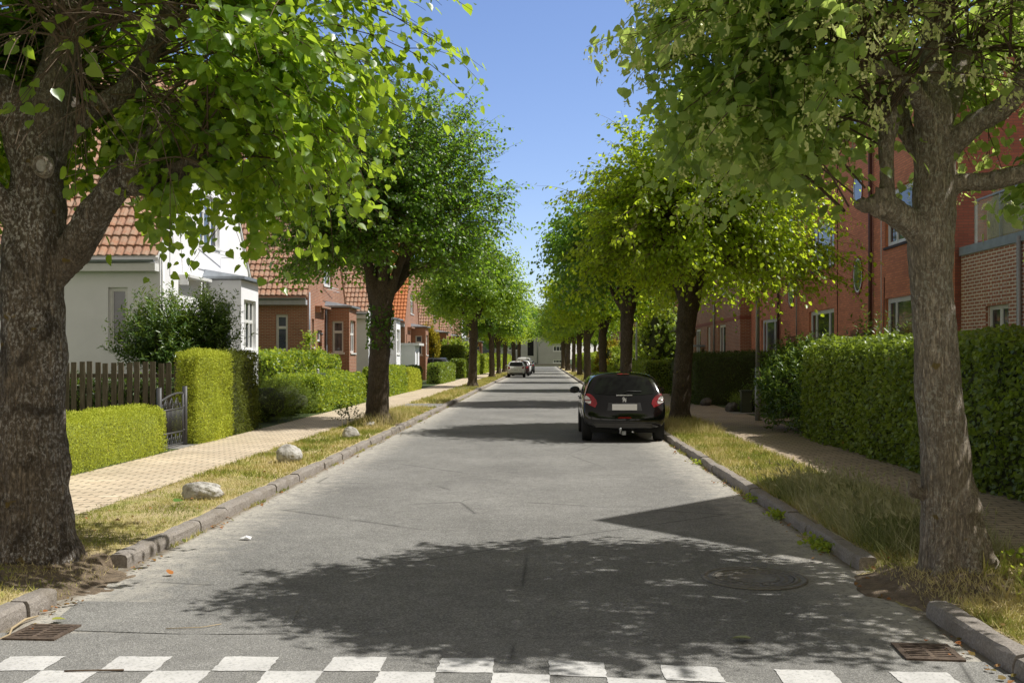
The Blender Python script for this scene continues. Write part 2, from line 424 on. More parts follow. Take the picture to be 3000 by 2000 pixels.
def fill(me, v, idx, cnt, mi=None, rnd=None, smooth=None):
    me.vertices.add(len(v)); me.vertices.foreach_set('co', np.asarray(v, dtype=np.float32).ravel())
    me.loops.add(len(idx)); me.loops.foreach_set('vertex_index', np.asarray(idx, dtype=np.int32))
    me.polygons.add(len(cnt))
    st = np.zeros(len(cnt), dtype=np.int32); st[1:] = np.cumsum(cnt)[:-1]
    me.polygons.foreach_set('loop_start', st)
    if mi is not None: me.polygons.foreach_set('material_index', mi)
    if smooth is not None: me.polygons.foreach_set('use_smooth', smooth)
    me.update(calc_edges=True)
    if rnd is not None:
        a = me.attributes.new("rnd", 'FLOAT', 'FACE'); a.data.foreach_set('value', np.asarray(rnd, dtype=np.float32))


# leaf templates: x width, y length from stalk, z up
HEART = (np.array([(0, 0, 0), (.28, -.07, .06), (.52, .2, .10), (.46, .55, .07), (.2, .88, .0), (0, 1.12, -.1), (0, .45, -.02),
                   (-.2, .88, .0), (-.46, .55, .07), (-.52, .2, .10), (-.28, -.07, .06)]),
         [(0, 1, 2, 6), (6, 2, 3), (6, 3, 4, 5), (0, 6, 9, 10), (6, 8, 9), (6, 5, 7, 8)])
OVAL = (np.array([(0, 0, 0), (.4, .3, .1), (.3, .75, .04), (0, 1, -.08), (-.3, .75, .04), (-.4, .3, .1)]),
        [(0, 1, 2, 3), (0, 3, 4, 5)])
LANCE = (np.array([(0, 0, 0), (.17, .4, .05), (0, 1, -.1), (-.17, .4, .05)]), [(0, 1, 2), (0, 2, 3)])
DIAM = (np.array([(0, 0, 0), (.45, .45, .06), (0, 1, -.06), (-.45, .45, .06)]), [(0, 1, 2, 3)])
TRI = (np.array([(-.3, 0, 0), (.3, 0, 0), (0, 1, 0)]), [(0, 1, 2)])


def leaves_np(tmpl, pos, axis, nrm, size, rnd):
    """arrays: verts, idx, cnt, rnd per face"""
    tv, tf = tmpl; n = len(pos); k = len(tv)
    a = axis / np.maximum(np.linalg.norm(axis, axis=1, keepdims=True), 1e-6)
    b = np.cross(a, nrm); b /= np.maximum(np.linalg.norm(b, axis=1, keepdims=True), 1e-6)
    c = np.cross(b, a)
    sz = size[:, None, None]
    V = pos[:, None, :] + sz * (tv[None, :, 0, None] * b[:, None, :] + tv[None, :, 1, None] * a[:, None, :] + tv[None, :, 2, None] * c[:, None, :])
    fl = np.concatenate([np.array(f) for f in tf]); cn = np.array([len(f) for f in tf])
    idx = (np.arange(n)[:, None] * k + fl[None, :]).ravel()
    cnt = np.tile(cn, n); r = np.repeat(rnd, len(tf))
    return V.reshape(-1, 3), idx, cnt, r


def leaf_obj(name, parts, mat, parent=None):
    """parts: list of leaves_np results merged in one mesh"""
    me = leaf_mesh(name, parts, mat)
    o = bpy.data.objects.new(name, me); COL.objects.link(o)
    if parent: o.parent = parent
    return o


def leaf_mesh(name, parts, mat):
    off = 0; V = []; I = []; C = []; R = []; MI = []
    for p in parts:
        v, i, c, r = p[:4]; mi = p[4] if len(p) > 4 else 0
        V.append(v); I.append(i + off); C.append(c); R.append(r); MI.append(np.full(len(c), mi, dtype=np.int32)); off += len(v)
    me = bpy.data.meshes.new(name)
    fill(me, np.concatenate(V), np.concatenate(I), np.concatenate(C).astype(np.int32), np.concatenate(MI), np.concatenate(R))
    for m_ in (mat if isinstance(mat, (list, tuple)) else [mat]): me.materials.append(m_)
    return me


def fnoise(P, s, seed=0.0):
    return np.array([noise.noise((p[0] * s + seed, p[1] * s - seed, p[2] * s + seed * .5)) for p in P])
# ================================================================== ground
XL, XR = -3.45, 2.57            # kerb faces
PL0, PL1 = -6.60, -4.87         # left pavement
PR0, PR1 = 3.95, 5.60           # right pavement


def sheet(name, x0, x1, y0, y1, z, mat, kind='structure'):
    b = MB(); b.add([(x0, y0, z), (x1, y0, z), (x1, y1, z), (x0, y1, z)], [(0, 1, 2, 3)])
    o = b.build(name, mat); return tag(o, kind=kind)


sheet("ground", -900, 900, -600, 1500, -.06, MT['garden_ground'])
sheet("street", -3.62, 2.74, 2.6, 200, 0, MT['asphalt'])
sheet("street", -60, 60, -9, 2.6, 0, MT['asphalt'])
sheet("street", -90, 90, 200, 212, 0, MT['asphalt'])
# smooth strip with the chequered marking, slightly askew to the street
A35 = math.radians(-3.6)


def askew(x, y): return (x, float(np.interp(x, [-3.4, -1, -.2, 1.2, 2.5], [5.69, 5.755, 5.745, 5.60, 5.56])) + y)


def flat_poly(name, pts, z, mat, kind='structure'):
    b = MB(); b.add([(p[0], p[1], z) for p in pts], [tuple(range(len(pts)))]); return tag(b.build(name, mat), kind=kind)


flat_poly("smooth_road_strip", [(-3.44, 3.2), (2.56, 3.2), (2.56, 5.78), (1.2, 5.88), (.2, 6.15), (-.8, 6.2), (-3.44, 6.2)], .004, MT['asphalt_new'])
flat_poly("road_patch", [(-3.2, 6.28), (-2.2, 6.2), (-1.62, 6.24), (-1.72, 6.98), (-3.33, 7.02)], .0045, MT['asphalt_patch'])
mk = MB()
for row in range(4):
    for k in range(-8, 8):
        s = .313
        x0 = k * 2 * s + (.03 if row % 2 == 0 else s + .03); y1 = -row * .265; y0 = y1 - .262
        j = lambda: random.uniform(-.006, .006)
        n = 7; P = []
        for a, b_ in (((x0, y0), (x0 + s, y0)), ((x0 + s, y0), (x0 + s, y1)), ((x0 + s, y1), (x0, y1)), ((x0, y1), (x0, y0))):
            for t in range(n):
                P.append((a[0] + (b_[0] - a[0]) * t / n + j(), a[1] + (b_[1] - a[1]) * t / n + j()))
        if x0 < -3.3 or x0 + s > 2.5: continue
        mk.add([(*askew(*p), .008) for p in P], [tuple(range(len(P)))])
tag(mk.build("chequered_road_marking", MT['marking']), kind='structure')

sheet("pavement", PL0, PL1, 1.5, 199, .10, MT['pave_yellow'])
sheet("pavement", PR0, PR1 + .35, 1.5, 199, .10, MT['pave_brown'])
sheet("garden_ground", -70, PL0, 1.5, 199, .09, MT['garden_ground'])
sheet("garden_ground", PR1 + .35, 70, 1.5, 199, .09, MT['garden_ground'])
for y0, y1 in ((33.2, 35.6), (52.5, 55)):
    sheet("driveway_crossing", -4.9, -3.57, y0, y1, .118, MT['slab'])
sheet("garden_path", -9.5, PL0, 17.9, 18.9, .096, MT['slab'])
sheet("garden_path", PR1, 9.3, 26.2, 27.6, .106, MT['pave_brown'])
sheet("garden_path", PR1, 9.3, 29.6, 30.7, .106, MT['slab'])


def kerb(name, face, back, runs):
    b = MB()
    for y0, y1, ln in runs:
        y = y0
        while y < y1:
            L = min(ln * random.uniform(.7, 1.3), y1 - y)
            far = y > 40
            if far: L = min(6, y1 - y)
            n = 3 if far else 10
            w = back - face; sg = 1 if w > 0 else -1; w = abs(w)
            prof = [(0, -.03), (.002, .05), (.006, .085), (.022, .108), (.06, .113), (w - .02, .112), (w, .10), (w, -.03)]
            dx, dz = random.uniform(-.012, .012), random.uniform(-.008, .008)
            V = []; F = []
            for i in range(n + 1):
                t = i / n; yy = y + .006 + (L - .012) * t
                end = 1 if i in (0, n) else 0
                for k, (px, pz) in enumerate(prof):
                    nz = noise.noise((yy * 7, px * 20, pz * 20 + face)) * .012 + noise.noise((yy * 2, px * 5, face)) * .012
                    if far: nz *= .3
                    V.append((face + sg * (px + dx + nz * .8 + end * .004), yy, pz + (dz + nz * .6 - end * .006 if pz > 0 else 0)))
            m_ = len(prof)
            for i in range(n):
                for k in range(m_ - 1):
                    q = (i * m_ + k, (i + 1) * m_ + k, (i + 1) * m_ + k + 1, i * m_ + k + 1)
                    F.append(q if sg < 0 else q[::-1])
            F.append(tuple(range(m_))); F.append(tuple(range(n * m_, (n + 1) * m_))[::-1])
            b.add(V, F, smooth=False)
            y += L
    return tag(b.build(name, MT['granite']), kind='structure')


kerb("kerb", XL, XL - .15, [(3.0, 6.95, 1.1), (8.15, 12, 1.0), (12, 199, .7)])
kerb("kerb", XR, XR + .15, [(3.0, 5.55, .9), (5.56, 6.8, 1.3), (8.25, 16, .8), (16, 199, .8)])


def vz(x, y, side):
    d = (XL - x) if side < 0 else (x - XR)
    h = .095 + noise.noise((x * 1.5, y * 1.1, side)) * .018 + noise.noise((x * 6, y * 6, side)) * .006
    g0, g1 = (6.9, 8.2) if side < 0 else (6.75, 8.35)
    gap = max(0, min(1, (y - g0) / .22, (g1 - y) / .22))
    if gap > 0:
        t = max(0, min(1, d / .62)); h = (h if d > .15 else -.05) * (1 - gap) + gap * (-.012 + (h + .012) * t ** .8 + noise.noise((x * 9, y * 9, 2)) * .02 * t)
    elif d < .13: h = -.05
    tx, ty = (-4.16, 8.05) if side < 0 else (3.13, 7.6)
    r = math.hypot(x - tx, (y - ty))
    h += (.10 if side > 0 else .05) * math.exp(-(r / .55) ** 2)
    return h


def verge(side):
    x0, x1 = (PL1 - .02, XL + .06) if side < 0 else (XR - .06, PR0 + .02)
    ys = list(np.arange(1.6, 16, .07)) + list(np.arange(16, 40, .35)) + list(np.arange(40, 199.1, 3))
    xs = np.linspace(x0, x1, 34)
    V = []; F = []
    for y in ys:
        for x in xs: V.append((x, y, vz(x, y, side)))
    n = len(xs)
    for i in range(len(ys) - 1):
        for k in range(n - 1): F.append((i * n + k, i * n + k + 1, (i + 1) * n + k + 1, (i + 1) * n + k))
    b = MB(); b.add(V, F, smooth=True)
    return tag(b.build("grass_verge", MT['verge']), kind='structure')


verge(-1); verge(1)
for cx, cy, rx, ry, side in ((-3.75, 7.55, .55, .62, -1), (2.95, 7.5, .6, .7, 1), (3.35, 25.0, .7, 1.3, 1), (-4.2, 24.8, .7, 1.0, -1)):
    V = [(cx, cy, vz(cx, cy, side) + .012)]; F = []
    R_, K = 10, 72
    for i in range(1, R_ + 1):
        for k in range(K):
            a = 2 * PI * k / K; rr = i / R_ * (1 + .3 * noise.noise((math.cos(a) * 1.7 + cx, math.sin(a) * 1.7 + cy, 0)) + .22 * noise.noise((math.cos(a) * 5 + cx, math.sin(a) * 5, 0)))
            x, y = cx + rx * rr * math.cos(a), cy + ry * rr * math.sin(a)
            lim_ = -.22 if cy < 10 else .16
            x = max(PL1, min(XL - lim_, x)) if side < 0 else min(PR0, max(XR + lim_, x))
            V.append((x, y, vz(x, y, side) + .014 - (.02 if i == R_ else 0) + noise.noise((x * 13, y * 13, 5)) * .012 + noise.noise((x * 40, y * 40, 5)) * .01))
    for k in range(K): F.append((0, 1 + k, 1 + (k + 1) % K))
    for i in range(R_ - 1):
        for k in range(K):
            a = 1 + i * K
            F.append((a + k, a + K + k, a + K + (k + 1) % K, a + (k + 1) % K))
    b = MB(); b.add(V, F, smooth=False); tag(b.build("bare_soil", MT['soil']), kind='structure')

# ------------------------------------------------------------------ grass
BLADE = (np.array([(-.055, 0, 0), (.055, 0, 0), (.04, .55, .06), (-.04, .55, .06), (0, 1, .22)]), [(0, 1, 2, 3), (3, 2, 4)])
THIN = (np.array([(-.014, 0, 0), (.014, 0, 0), (.011, .5, .05), (-.011, .5, .05), (.002, 1, .28), (-.002, 1, .28)]), [(0, 1, 2, 3), (3, 2, 4, 5)])
BTRI = (np.array([(-.11, 0, 0), (.11, 0, 0), (0, 1, .1)]), [(0, 1, 2)])


def blades(rs, area_fn, n, box, zf, h0, h1, lean, tmpl=BLADE, bias=0.0, rb=1.0):
    x0, x1, y0, y1 = box
    P = np.column_stack([rs.uniform(x0, x1, n), rs.uniform(y0, y1, n)])
    keep = np.array([area_fn(x, y) > rs.rand() for x, y in P]); P = P[keep]; n = len(P)
    z = np.array([zf(x, y) for x, y in P])
    pos = np.column_stack([P, z - .005])
    a = rs.normal(0, lean, (n, 3)); a[:, 2] = 1
    nr = rs.normal(0, 1, (n, 3)); nr[:, 2] *= .2
    pat = np.array([noise.noise((x * 1.3, y * 1.1, 3.3)) + .5 * noise.noise((x * 5, y * 5, 1)) for x, y in P])
    rnd = np.clip(.45 + pat * .9 + rs.normal(0, .16, n) + bias + .1, 0, 1) * rb
    return leaves_np(tmpl, pos, a, nr, rs.uniform(h0, h1, n), rnd)


rs = np.random.RandomState(3)


def gl(x, y):
    if 6.85 < y < 8.25 and x > -4.2: return .5 + .8 * noise.noise((x * 3, y * 3, 2))
    if 33.2 < y < 35.6: return 0
    d = .75 + .9 * noise.noise((x * 1.6, y * 1.6, 9))
    if XL - x < .17: d = 0
    return d


def gr(x, y):
    if 6.7 < y < 8.3 and x < 3.3: return .3 + .5 * (x - 2.6)
    if x - XR < .17: return 0
    return .8 + .8 * noise.noise((x * 1.6, y * 1.6, 4))


zl = lambda x, y: vz(x, y, -1); zr = lambda x, y: vz(x, y, 1)
o = leaf_obj("grass", [
    blades(rs, gl, 42000, (PL1, XL - .02, 4.2, 13.5), zl, .02, .055, .5, rb=1),
    blades(rs, lambda x, y: .8 if x < -3.75 else .3, 6000, (PL1, -3.5, 6.6, 8.3), zl, .02, .07, .7, BLADE, .2),
    blades(rs, gl, 26000, (PL1, XL - .16, 13.5, 30), zl, .04, .09, .5, BTRI),
    blades(rs, gl, 22000, (PL1, XL - .16, 30, 110), zl, .08, .16, .5, BTRI),
    blades(rs, lambda x, y: math.exp(-((x + 4.2) / .5) ** 2 - ((y - 25.2) / 1.3) ** 2), 9000, (PL1, XL - .18, 22, 30), zl, .12, .36, .4, THIN, .25),
    blades(rs, lambda x, y: math.exp(-((x + 4.3) / .7) ** 2 - ((y - 29) / 2.5) ** 2) * .8, 8000, (PL1, XL - .18, 24, 33), zl, .10, .26, .4, THIN, .2),
    blades(rs, lambda x, y: .25 if abs(x - PL1) < .12 or abs(x - PL0) < .1 else 0, 40000, (PL0 - .05, PL1 + .1, 8, 40), lambda x, y: .10, .02, .05, .5, BTRI),
    blades(rs, lambda x, y: .8 if noise.noise((y * .9, 4, 4)) > .12 else .02, 7000, (XL + .0, XL + .07, 8, 50), lambda x, y: .0, .02, .07, .6, BTRI),
], MT['grass']); tag(o, kind='stuff')
o['label'] = "short dry lawn grass on the left verge"; o['category'] = "grass"
o = leaf_obj("grass", [
    blades(rs, gr, 22000, (XR + .05, PR0, 4.2, 9), zr, .03, .08, .5, rb=1),
    blades(rs, lambda x, y: .9, 9000, (2.75, 3.9, 5.9, 8.4), zr, .03, .09, .7, BLADE, .35),
    blades(rs, gr, 16000, (XR + .15, PR0, 9, 13), zr, .04, .10, .5),
    blades(rs, gr, 26000, (XR + .15, PR0, 12.2, 25), zr, .05, .12, .5),
    blades(rs, gr, 20000, (XR + .16, PR0, 25, 110), zr, .10, .24, .5, BTRI),
    blades(rs, lambda x, y: math.exp(-((x - 3.3) / .55) ** 2 - ((y - 23.6) / 1.5) ** 2), 26000, (XR + .2, PR0 - .05, 20.5, 27), zr, .08, .28, .55, THIN, .35),
    blades(rs, lambda x, y: math.exp(-((x - 3.75) / .6) ** 2 - ((y - 5.9) / 1.2) ** 2), 7000, (3.1, PR0 + .15, 4.4, 8.2), zr, .05, .20, .5, BLADE, -.15),
    blades(rs, lambda x, y: .8 if noise.noise((y * .9, 7, 4)) > .1 else .02, 8000, (XR - .09, XR - .01, 8, 50), lambda x, y: .0, .02, .08, .6, BTRI),
], MT['grass']); tag(o, kind='stuff')
o['label'] = "yellowing grass on the right verge"; o['category'] = "grass"
# long meadow grass with seed heads between the pavement and the right kerb
tg = lambda x, y: max(0, 1 - ((x - 3.32) / .62) ** 2) * (1 if y < 11.6 else max(0, (13.2 - y) / 1.6)) * (1 if y > 8.6 else max(0, (y - 8.0) / .6)) * (.75 + .6 * noise.noise((x * 2.5, y * 2.5, 0)))
P1 = blades(rs, tg, 60000, (XR + .13, PR0, 8.0, 13.2), zr, .08, .28, .55, THIN, .06)
n = 520; xy = []
while len(xy) < n:
    x, y = rs.uniform(XR + .2, PR0 - .05), rs.uniform(8.4, 12.9)
    if rs.rand() < tg(x, y): xy.append((x, y))
xy = np.array(xy); zz = np.array([vz(x, y, 1) for x, y in xy])
lean = rs.normal(0, .35, (n, 3)); lean[:, 2] = 1; lean[:, 0] -= .2; lean /= np.linalg.norm(lean, axis=1, keepdims=True)
ht = rs.uniform(.22, .38, n)
pos = np.column_stack([xy, zz]); tips = pos + lean * ht[:, None]
STALK = (np.array([(-.008, 0, 0), (.008, 0, 0), (.006, 1, 0), (-.006, 1, 0)]), [(0, 1, 2, 3)])
P2 = leaves_np(STALK, pos, lean, rs.normal(0, 1, (n, 3)), ht, np.full(n, .75))
parts = [P1, P2]
for k in range(5):
    ax = lean + rs.normal(0, .22, (n, 3)); ax[:, 2] -= .25
    parts.append(leaves_np(BLADE, tips, ax, rs.normal(0, 1, (n, 3)), rs.uniform(.05, .1, n), rs.uniform(.8, 1, n)))
o = leaf_obj("tall_grass", parts, MT['tallgrass']); tag(o, "long seeding meadow grass beside the right kerb", "grass", kind='stuff')
# weeds at the foot of the right tree
n = 1500; xy = np.column_stack([rs.normal(3.75, .17, n), rs.uniform(5.2, 7.6, n)]); zz = np.array([vz(min(x, PR0), y, 1) for x, y in xy]) + rs.uniform(0, .16, n)
ax = rs.normal(0, 1, (n, 3)); nr = rs.normal(0, .5, (n, 3)); nr[:, 2] = 1
tag(leaf_obj("weeds", [leaves_np(OVAL, np.column_stack([xy, zz]), ax, nr, rs.uniform(.02, .06, n), rs.rand(n))], MT['garden']), "green weeds between the near right tree and the pavement", "weeds", kind='stuff')
# litter of dry leaves along the kerbs
parts = []
n = 900
ys = 4.5 + 30 * rs.rand(n) ** 1.6
side = rs.rand(n) < .5
xs = np.where(side, XL + .03 + np.abs(rs.normal(0, .09, n)), XR - .03 - np.abs(rs.normal(0, .09, n)))
cl = np.array([noise.noise((y * 1.4, 0 if s else 9, 0)) for y, s in zip(ys, side)]) > 0
xs, ys = xs[cl], ys[cl]; n = len(xs)
ax = rs.normal(0, 1, (n, 3)); ax[:, 2] *= .3; nr = rs.normal(0, .35, (n, 3)); nr[:, 2] = 1
parts.append(leaves_np(OVAL, np.column_stack([xs, ys, np.full(n, .018)]), ax, nr, rs.uniform(.015, .05, n), rs.rand(n)))
n = 200; xs = rs.uniform(PL1, XL - .2, n); ys = rs.uniform(5, 20, n); zz = np.array([vz(x, y, -1) for x, y in zip(xs, ys)]) + .035
xs2 = rs.uniform(XR + .05, PR0, 160); ys2 = rs.uniform(4.6, 20, 160); zz2 = np.array([vz(x, y, 1) for x, y in zip(xs2, ys2)]) + .04
P_ = np.concatenate([np.column_stack([xs, ys, zz]), np.column_stack([xs2, ys2, zz2])]); n = len(P_)
ax = rs.normal(0, 1, (n, 3)); ax[:, 2] *= .3; nr = rs.normal(0, .4, (n, 3)); nr[:, 2] = 1
parts.append(leaves_np(OVAL, P_, ax, nr, rs.uniform(.02, .05, n), rs.rand(n)))
tag(leaf_obj("leaf_litter", parts, MT['litter']), "dry leaf litter scattered along both kerbs", "leaf litter", kind='stuff')
# small plants sprouting in the gutter
n = 420; yc = rs.choice([9.1, 9.35, 10.9, 12.2, 16.4], n, p=[.35, .15, .25, .1, .15]); xs = XR - .05 + rs.normal(0, .05, n); ys = yc + rs.normal(0, .12, n)
ax = rs.normal(0, 1, (n, 3)); ax[:, 2] = np.abs(ax[:, 2]); nr = rs.normal(0, .6, (n, 3)); nr[:, 2] = 1
tag(leaf_obj("weeds", [leaves_np(OVAL, np.column_stack([xs, ys, rs.uniform(.005, .07, n)]), ax, nr, rs.uniform(.02, .055, n), rs.rand(n))], MT['garden']), "small weeds sprouting in the right gutter", "weeds", kind='stuff')


# ------------------------------------------------------------------ ironwork in the road
def grate(name, label, cx, cy, w, d, rz):
    t = thing(name, label, "drain grate", (cx, cy, .004), rz)
    b = MB()
    fr = .035
    b.box((-w / 2, -d / 2, 0), (w / 2, -d / 2 + fr, .012)); b.box((-w / 2, d / 2 - fr, 0), (w / 2, d / 2, .012))
    b.box((-w / 2, -d / 2 + fr, 0), (-w / 2 + fr, d / 2 - fr, .012)); b.box((w / 2 - fr, -d / 2 + fr, 0), (w / 2, d / 2 - fr, .012))
    b.build("frame", MT['rust'], t)
    b = MB(); nb = 7
    for k in range(nb):
        y = -d / 2 + fr + (k + .5) * (d - 2 * fr) / nb
        b.box((-w / 2 + fr, y - .011, .001), (w / 2 - fr, y + .011, .0105))
    b.box((-.012, -d / 2 + fr, .0012), (.012, d / 2 - fr, .0108))
    b.build("grate_bars", MT['rust'], t)
    b = MB(); b.box((-w / 2 + .01, -d / 2 + .01, -.001), (w / 2 - .01, d / 2 - .01, .0004)); b.build("drain_pit", MT['dark'], t)
    return t


grate("drain_grate", "rusty drain grate with a twig lying on it at the left kerb", -3.17, 6.2, .33, .34, math.radians(-2))
grate("drain_grate", "rusty drain grate at the near right kerb", 2.26, 5.95, .33, .33, math.radians(-4))
t = thing("manhole_cover", "round worn iron manhole cover in the shaded road", "manhole cover", (1.66, 7.93, .004))
b = MB(); b.lathe([(0, .003), (.30, .003), (.30, .006), (.302, .006), (.302, 0)], 48)
for k in range(26):
    a = 2 * PI * k / 26
    for r0, r1 in ((.17, .2), (.235, .265)):
        Mx = Matrix.Rotation(a, 4, 'Z'); b.box((r0, -.018, .003), (r1, .018, .0065), M=Mx)
b.build("cover", MT['castiron'], t)
b = MB(); b.lathe([(.315, 0), (.315, .007), (.345, .007), (.345, .004), (.375, .004), (.375, .008), (.405, .008), (.41, 0)], 48); b.build("rim", MT['castiron'], t)

# ------------------------------------------------------------------ loose things
def stick(name, label, cat, pts, r, mat):
    b = MB(); b.tube(pts, r, 6); return tag(b.build(name, mat), label, cat)


stick("twig", "dry curved twig lying over the left drain grate", "twig", [(-3.38, 6.55, .02), (-3.40, 6.42, .03), (-3.37, 6.2, .03), (-3.33, 6.1, .02), (-3.36, 5.98, .012)], [.004, .008, .008, .006, .003], M_plain("dry_twig", (.42, .33, .2), .8))
stick("twig", "thin straight twig on the chequered marking", "twig", [(-2.65, 5.42, .014), (-2.5, 5.43, .016), (-2.33, 5.45, .014)], .005, MT['twig'])
stick("twig", "thin pale twig on the smooth asphalt right of the left grate", "twig", [(-2.42, 6.3, .012), (-2.2, 6.33, .014), (-2.1, 6.42, .012)], .003, bpy.data.materials["dry_twig"])


def one_leaf(label, x, y, z, size, az, colr, trans=(.3, .3, .05), tilt=.2):
    mt = M_leaf("fallen_leaf_colour", [(0, tuple(c * .8 for c in colr)), (1, colr)], trans, .2)
    p = leaves_np(HEART, np.array([[x, y, z]]), np.array([[math.cos(az), math.sin(az), .05]]), np.array([[tilt, .1, 1.]]), np.array([size]), np.array([.8]))
    return tag(leaf_obj("fallen_leaf", [p], mt), label, "fallen leaf")


one_leaf("pale green leaf lying on the shaded road near the right drain", 1.26, 6.15, .022, .10, 2.9, (.45, .48, .2))
one_leaf("yellow green leaf beside the left drain grate", -3.22, 6.42, .03, .075, .3, (.4, .42, .08))
one_leaf("curled orange leaf below the left kerb end", -3.0, 7.85, .03, .06, 1.2, (.45, .16, .03), tilt=.7)
one_leaf("fresh green leaf on the dry grass in front of the white stone", -4.1, 10.9, .16, .1, .6, (.1, .22, .03), tilt=.6)
b = MB(); P = []
for k in range(9):
    a = 2 * PI * k / 9; r = .035 * random.uniform(.6, 1.3); P.append((-2.85 + r * math.cos(a) * 1.5, 9.45 + r * math.sin(a), .012 + random.uniform(0, .03)))
P.append((-2.85, 9.45, .045)); b.add(P, [(k, (k + 1) % 9, 9) for k in range(9)])
tag(b.build("paper_scrap", MT['plate']), "crumpled white paper scrap by the left kerb", "paper")


def rock(label, c, r, seed, rz, rough=.22, group=None, buried=.2, mat='stone'):
    bm = bmesh.new(); bmesh.ops.create_icosphere(bm, subdivisions=5, radius=1)
    Mx = Matrix.Rotation(rz, 3, 'Z')
    for v_ in bm.verts:
        p = v_.co.copy()
        f = 1 + rough * noise.noise(p * 1.1 + Vector((seed, 0, 0))) + rough * .45 * noise.noise(p * 3 + Vector((seed, 3, 0))) + .05 * noise.noise(p * 8 + Vector((seed, 0, 9)))
        # flatten some facets as on a split boulder
        for q in range(4):
            rr = random.Random(seed * 10 + q); nd = Vector((rr.uniform(-1, 1), rr.uniform(-1, 1), rr.uniform(-.2, 1))).normalized()
            dd = (p * f).dot(nd); lim = .78 + rr.uniform(-.08, .1)
            if dd > lim: f *= 1 - (dd - lim) * .7
        p = Vector((p.x * r[0], p.y * r[1], p.z * r[2])) * f
        v_.co = Mx @ p
    me = bpy.data.meshes.new("boulder"); bm.to_mesh(me); bm.free(); me.materials.append(MT[mat])
    for f in me.polygons: f.use_smooth = True
    o = bpy.data.objects.new("boulder", me); COL.objects.link(o); o.location = (c[0], c[1], c[2] + r[2] * (1 - buried))
    return tag(o, label, "boulder", group)


g = "boulders set along the left verge"
rock("jagged white boulder with an orange lichen spot, nearest of three on the left verge", (-3.98, 11.5, .09), (.23, .13, .125), 3.1, .1, .35, g)
rock("smooth rounded grey boulder in the middle of the left verge", (-4.03, 15.6, .09), (.21, .17, .16), 5.7, -.4, .12, g)
rock("broken pale boulder at the foot of the second left tree", (-4.0, 20.5, .09), (.17, .14, .14), 9.2, .3, .35, g)
rock("small grey stone sunk in the grass in front of the second left tree", (-4.2, 23.9, .09), (.16, .1, .07), 11.2, .3, .2)
# ================================================================== trees
def limb_mesh(limbs, voxel, disp, name, smooth_it=6, furrow=(9, 2.2), rscale=1.0):
    """limbs: list of (points, radii); merged by voxel remesh, furrowed like bark"""
    b = MB()
    for pts, rad in limbs:
        # smooth resample
        P = [Vector(p) for p in pts]; Q = []; Rr = []
        n = len(P)
        for i in range(n - 1):
            p0, p1, p2, p3 = P[max(i - 1, 0)], P[i], P[i + 1], P[min(i + 2, n - 1)]
            st = max(2, int((p2 - p1).length / .07))
            for k in range(st):
                t = k / st
                Q.append(.5 * ((2 * p1) + (-p0 + p2) * t + (2 * p0 - 5 * p1 + 4 * p2 - p3) * t * t + (-p0 + 3 * p1 - 3 * p2 + p3) * t ** 3))
                Rr.append(rad[i] + (rad[i + 1] - rad[i]) * t)
        Q.append(P[-1]); Rr.append(rad[-1])
        b.tube(Q, [q_ * rscale for q_ in Rr], 20)
    me = b.mesh(name + "_raw", [], False)
    o = bpy.data.objects.new("tmp", me); COL.objects.link(o)
    r = o.modifiers.new("r", 'REMESH'); r.mode = 'VOXEL'; r.voxel_size = voxel
    s = o.modifiers.new("s", 'SMOOTH'); s.iterations = smooth_it; s.factor = .6
    dg = bpy.context.evaluated_depsgraph_get(); ev = o.evaluated_get(dg)
    out = bpy.data.meshes.new_from_object(ev); out.name = name
    bpy.data.objects.remove(o)
    n = len(out.vertices); co = np.zeros(n * 3, dtype=np.float32); out.vertices.foreach_get('co', co); co = co.reshape(-1, 3)
    nr = np.array([tuple(v_.normal) for v_ in out.vertices])
    fx, fz = furrow
    d = np.zeros(n)
    for i in range(n):
        x, y, z = (float(q) for q in co[i])
        a = abs(noise.noise((x * fx, y * fx, z * fz))); bb = abs(noise.noise((x * fx * 2.3, y * fx * 2.3, z * fz * 2)))
        d[i] = (a * .9 + bb * .9 + .8 * abs(noise.noise((x * fx * 3.1 + 7, y * fx * 3.1, z * fz * 2.2))) - .5) + 1.8 * noise.noise((x * 2.4, y * 2.4, z * 1.6)) + 1.0 * noise.noise((x * 6, y * 6, z * 5))
    co = co + nr * (d * disp)[:, None]
    out.vertices.foreach_set('co', co.astype(np.float32).ravel())
    out.polygons.foreach_set('use_smooth', np.ones(len(out.polygons), dtype=bool))
    out.update()
    return out


def bez(s, c, e, t):
    t = t[..., None]; return (1 - t) ** 2 * s[:, None] + 2 * t * (1 - t) * c[:, None] + t ** 2 * e[:, None]


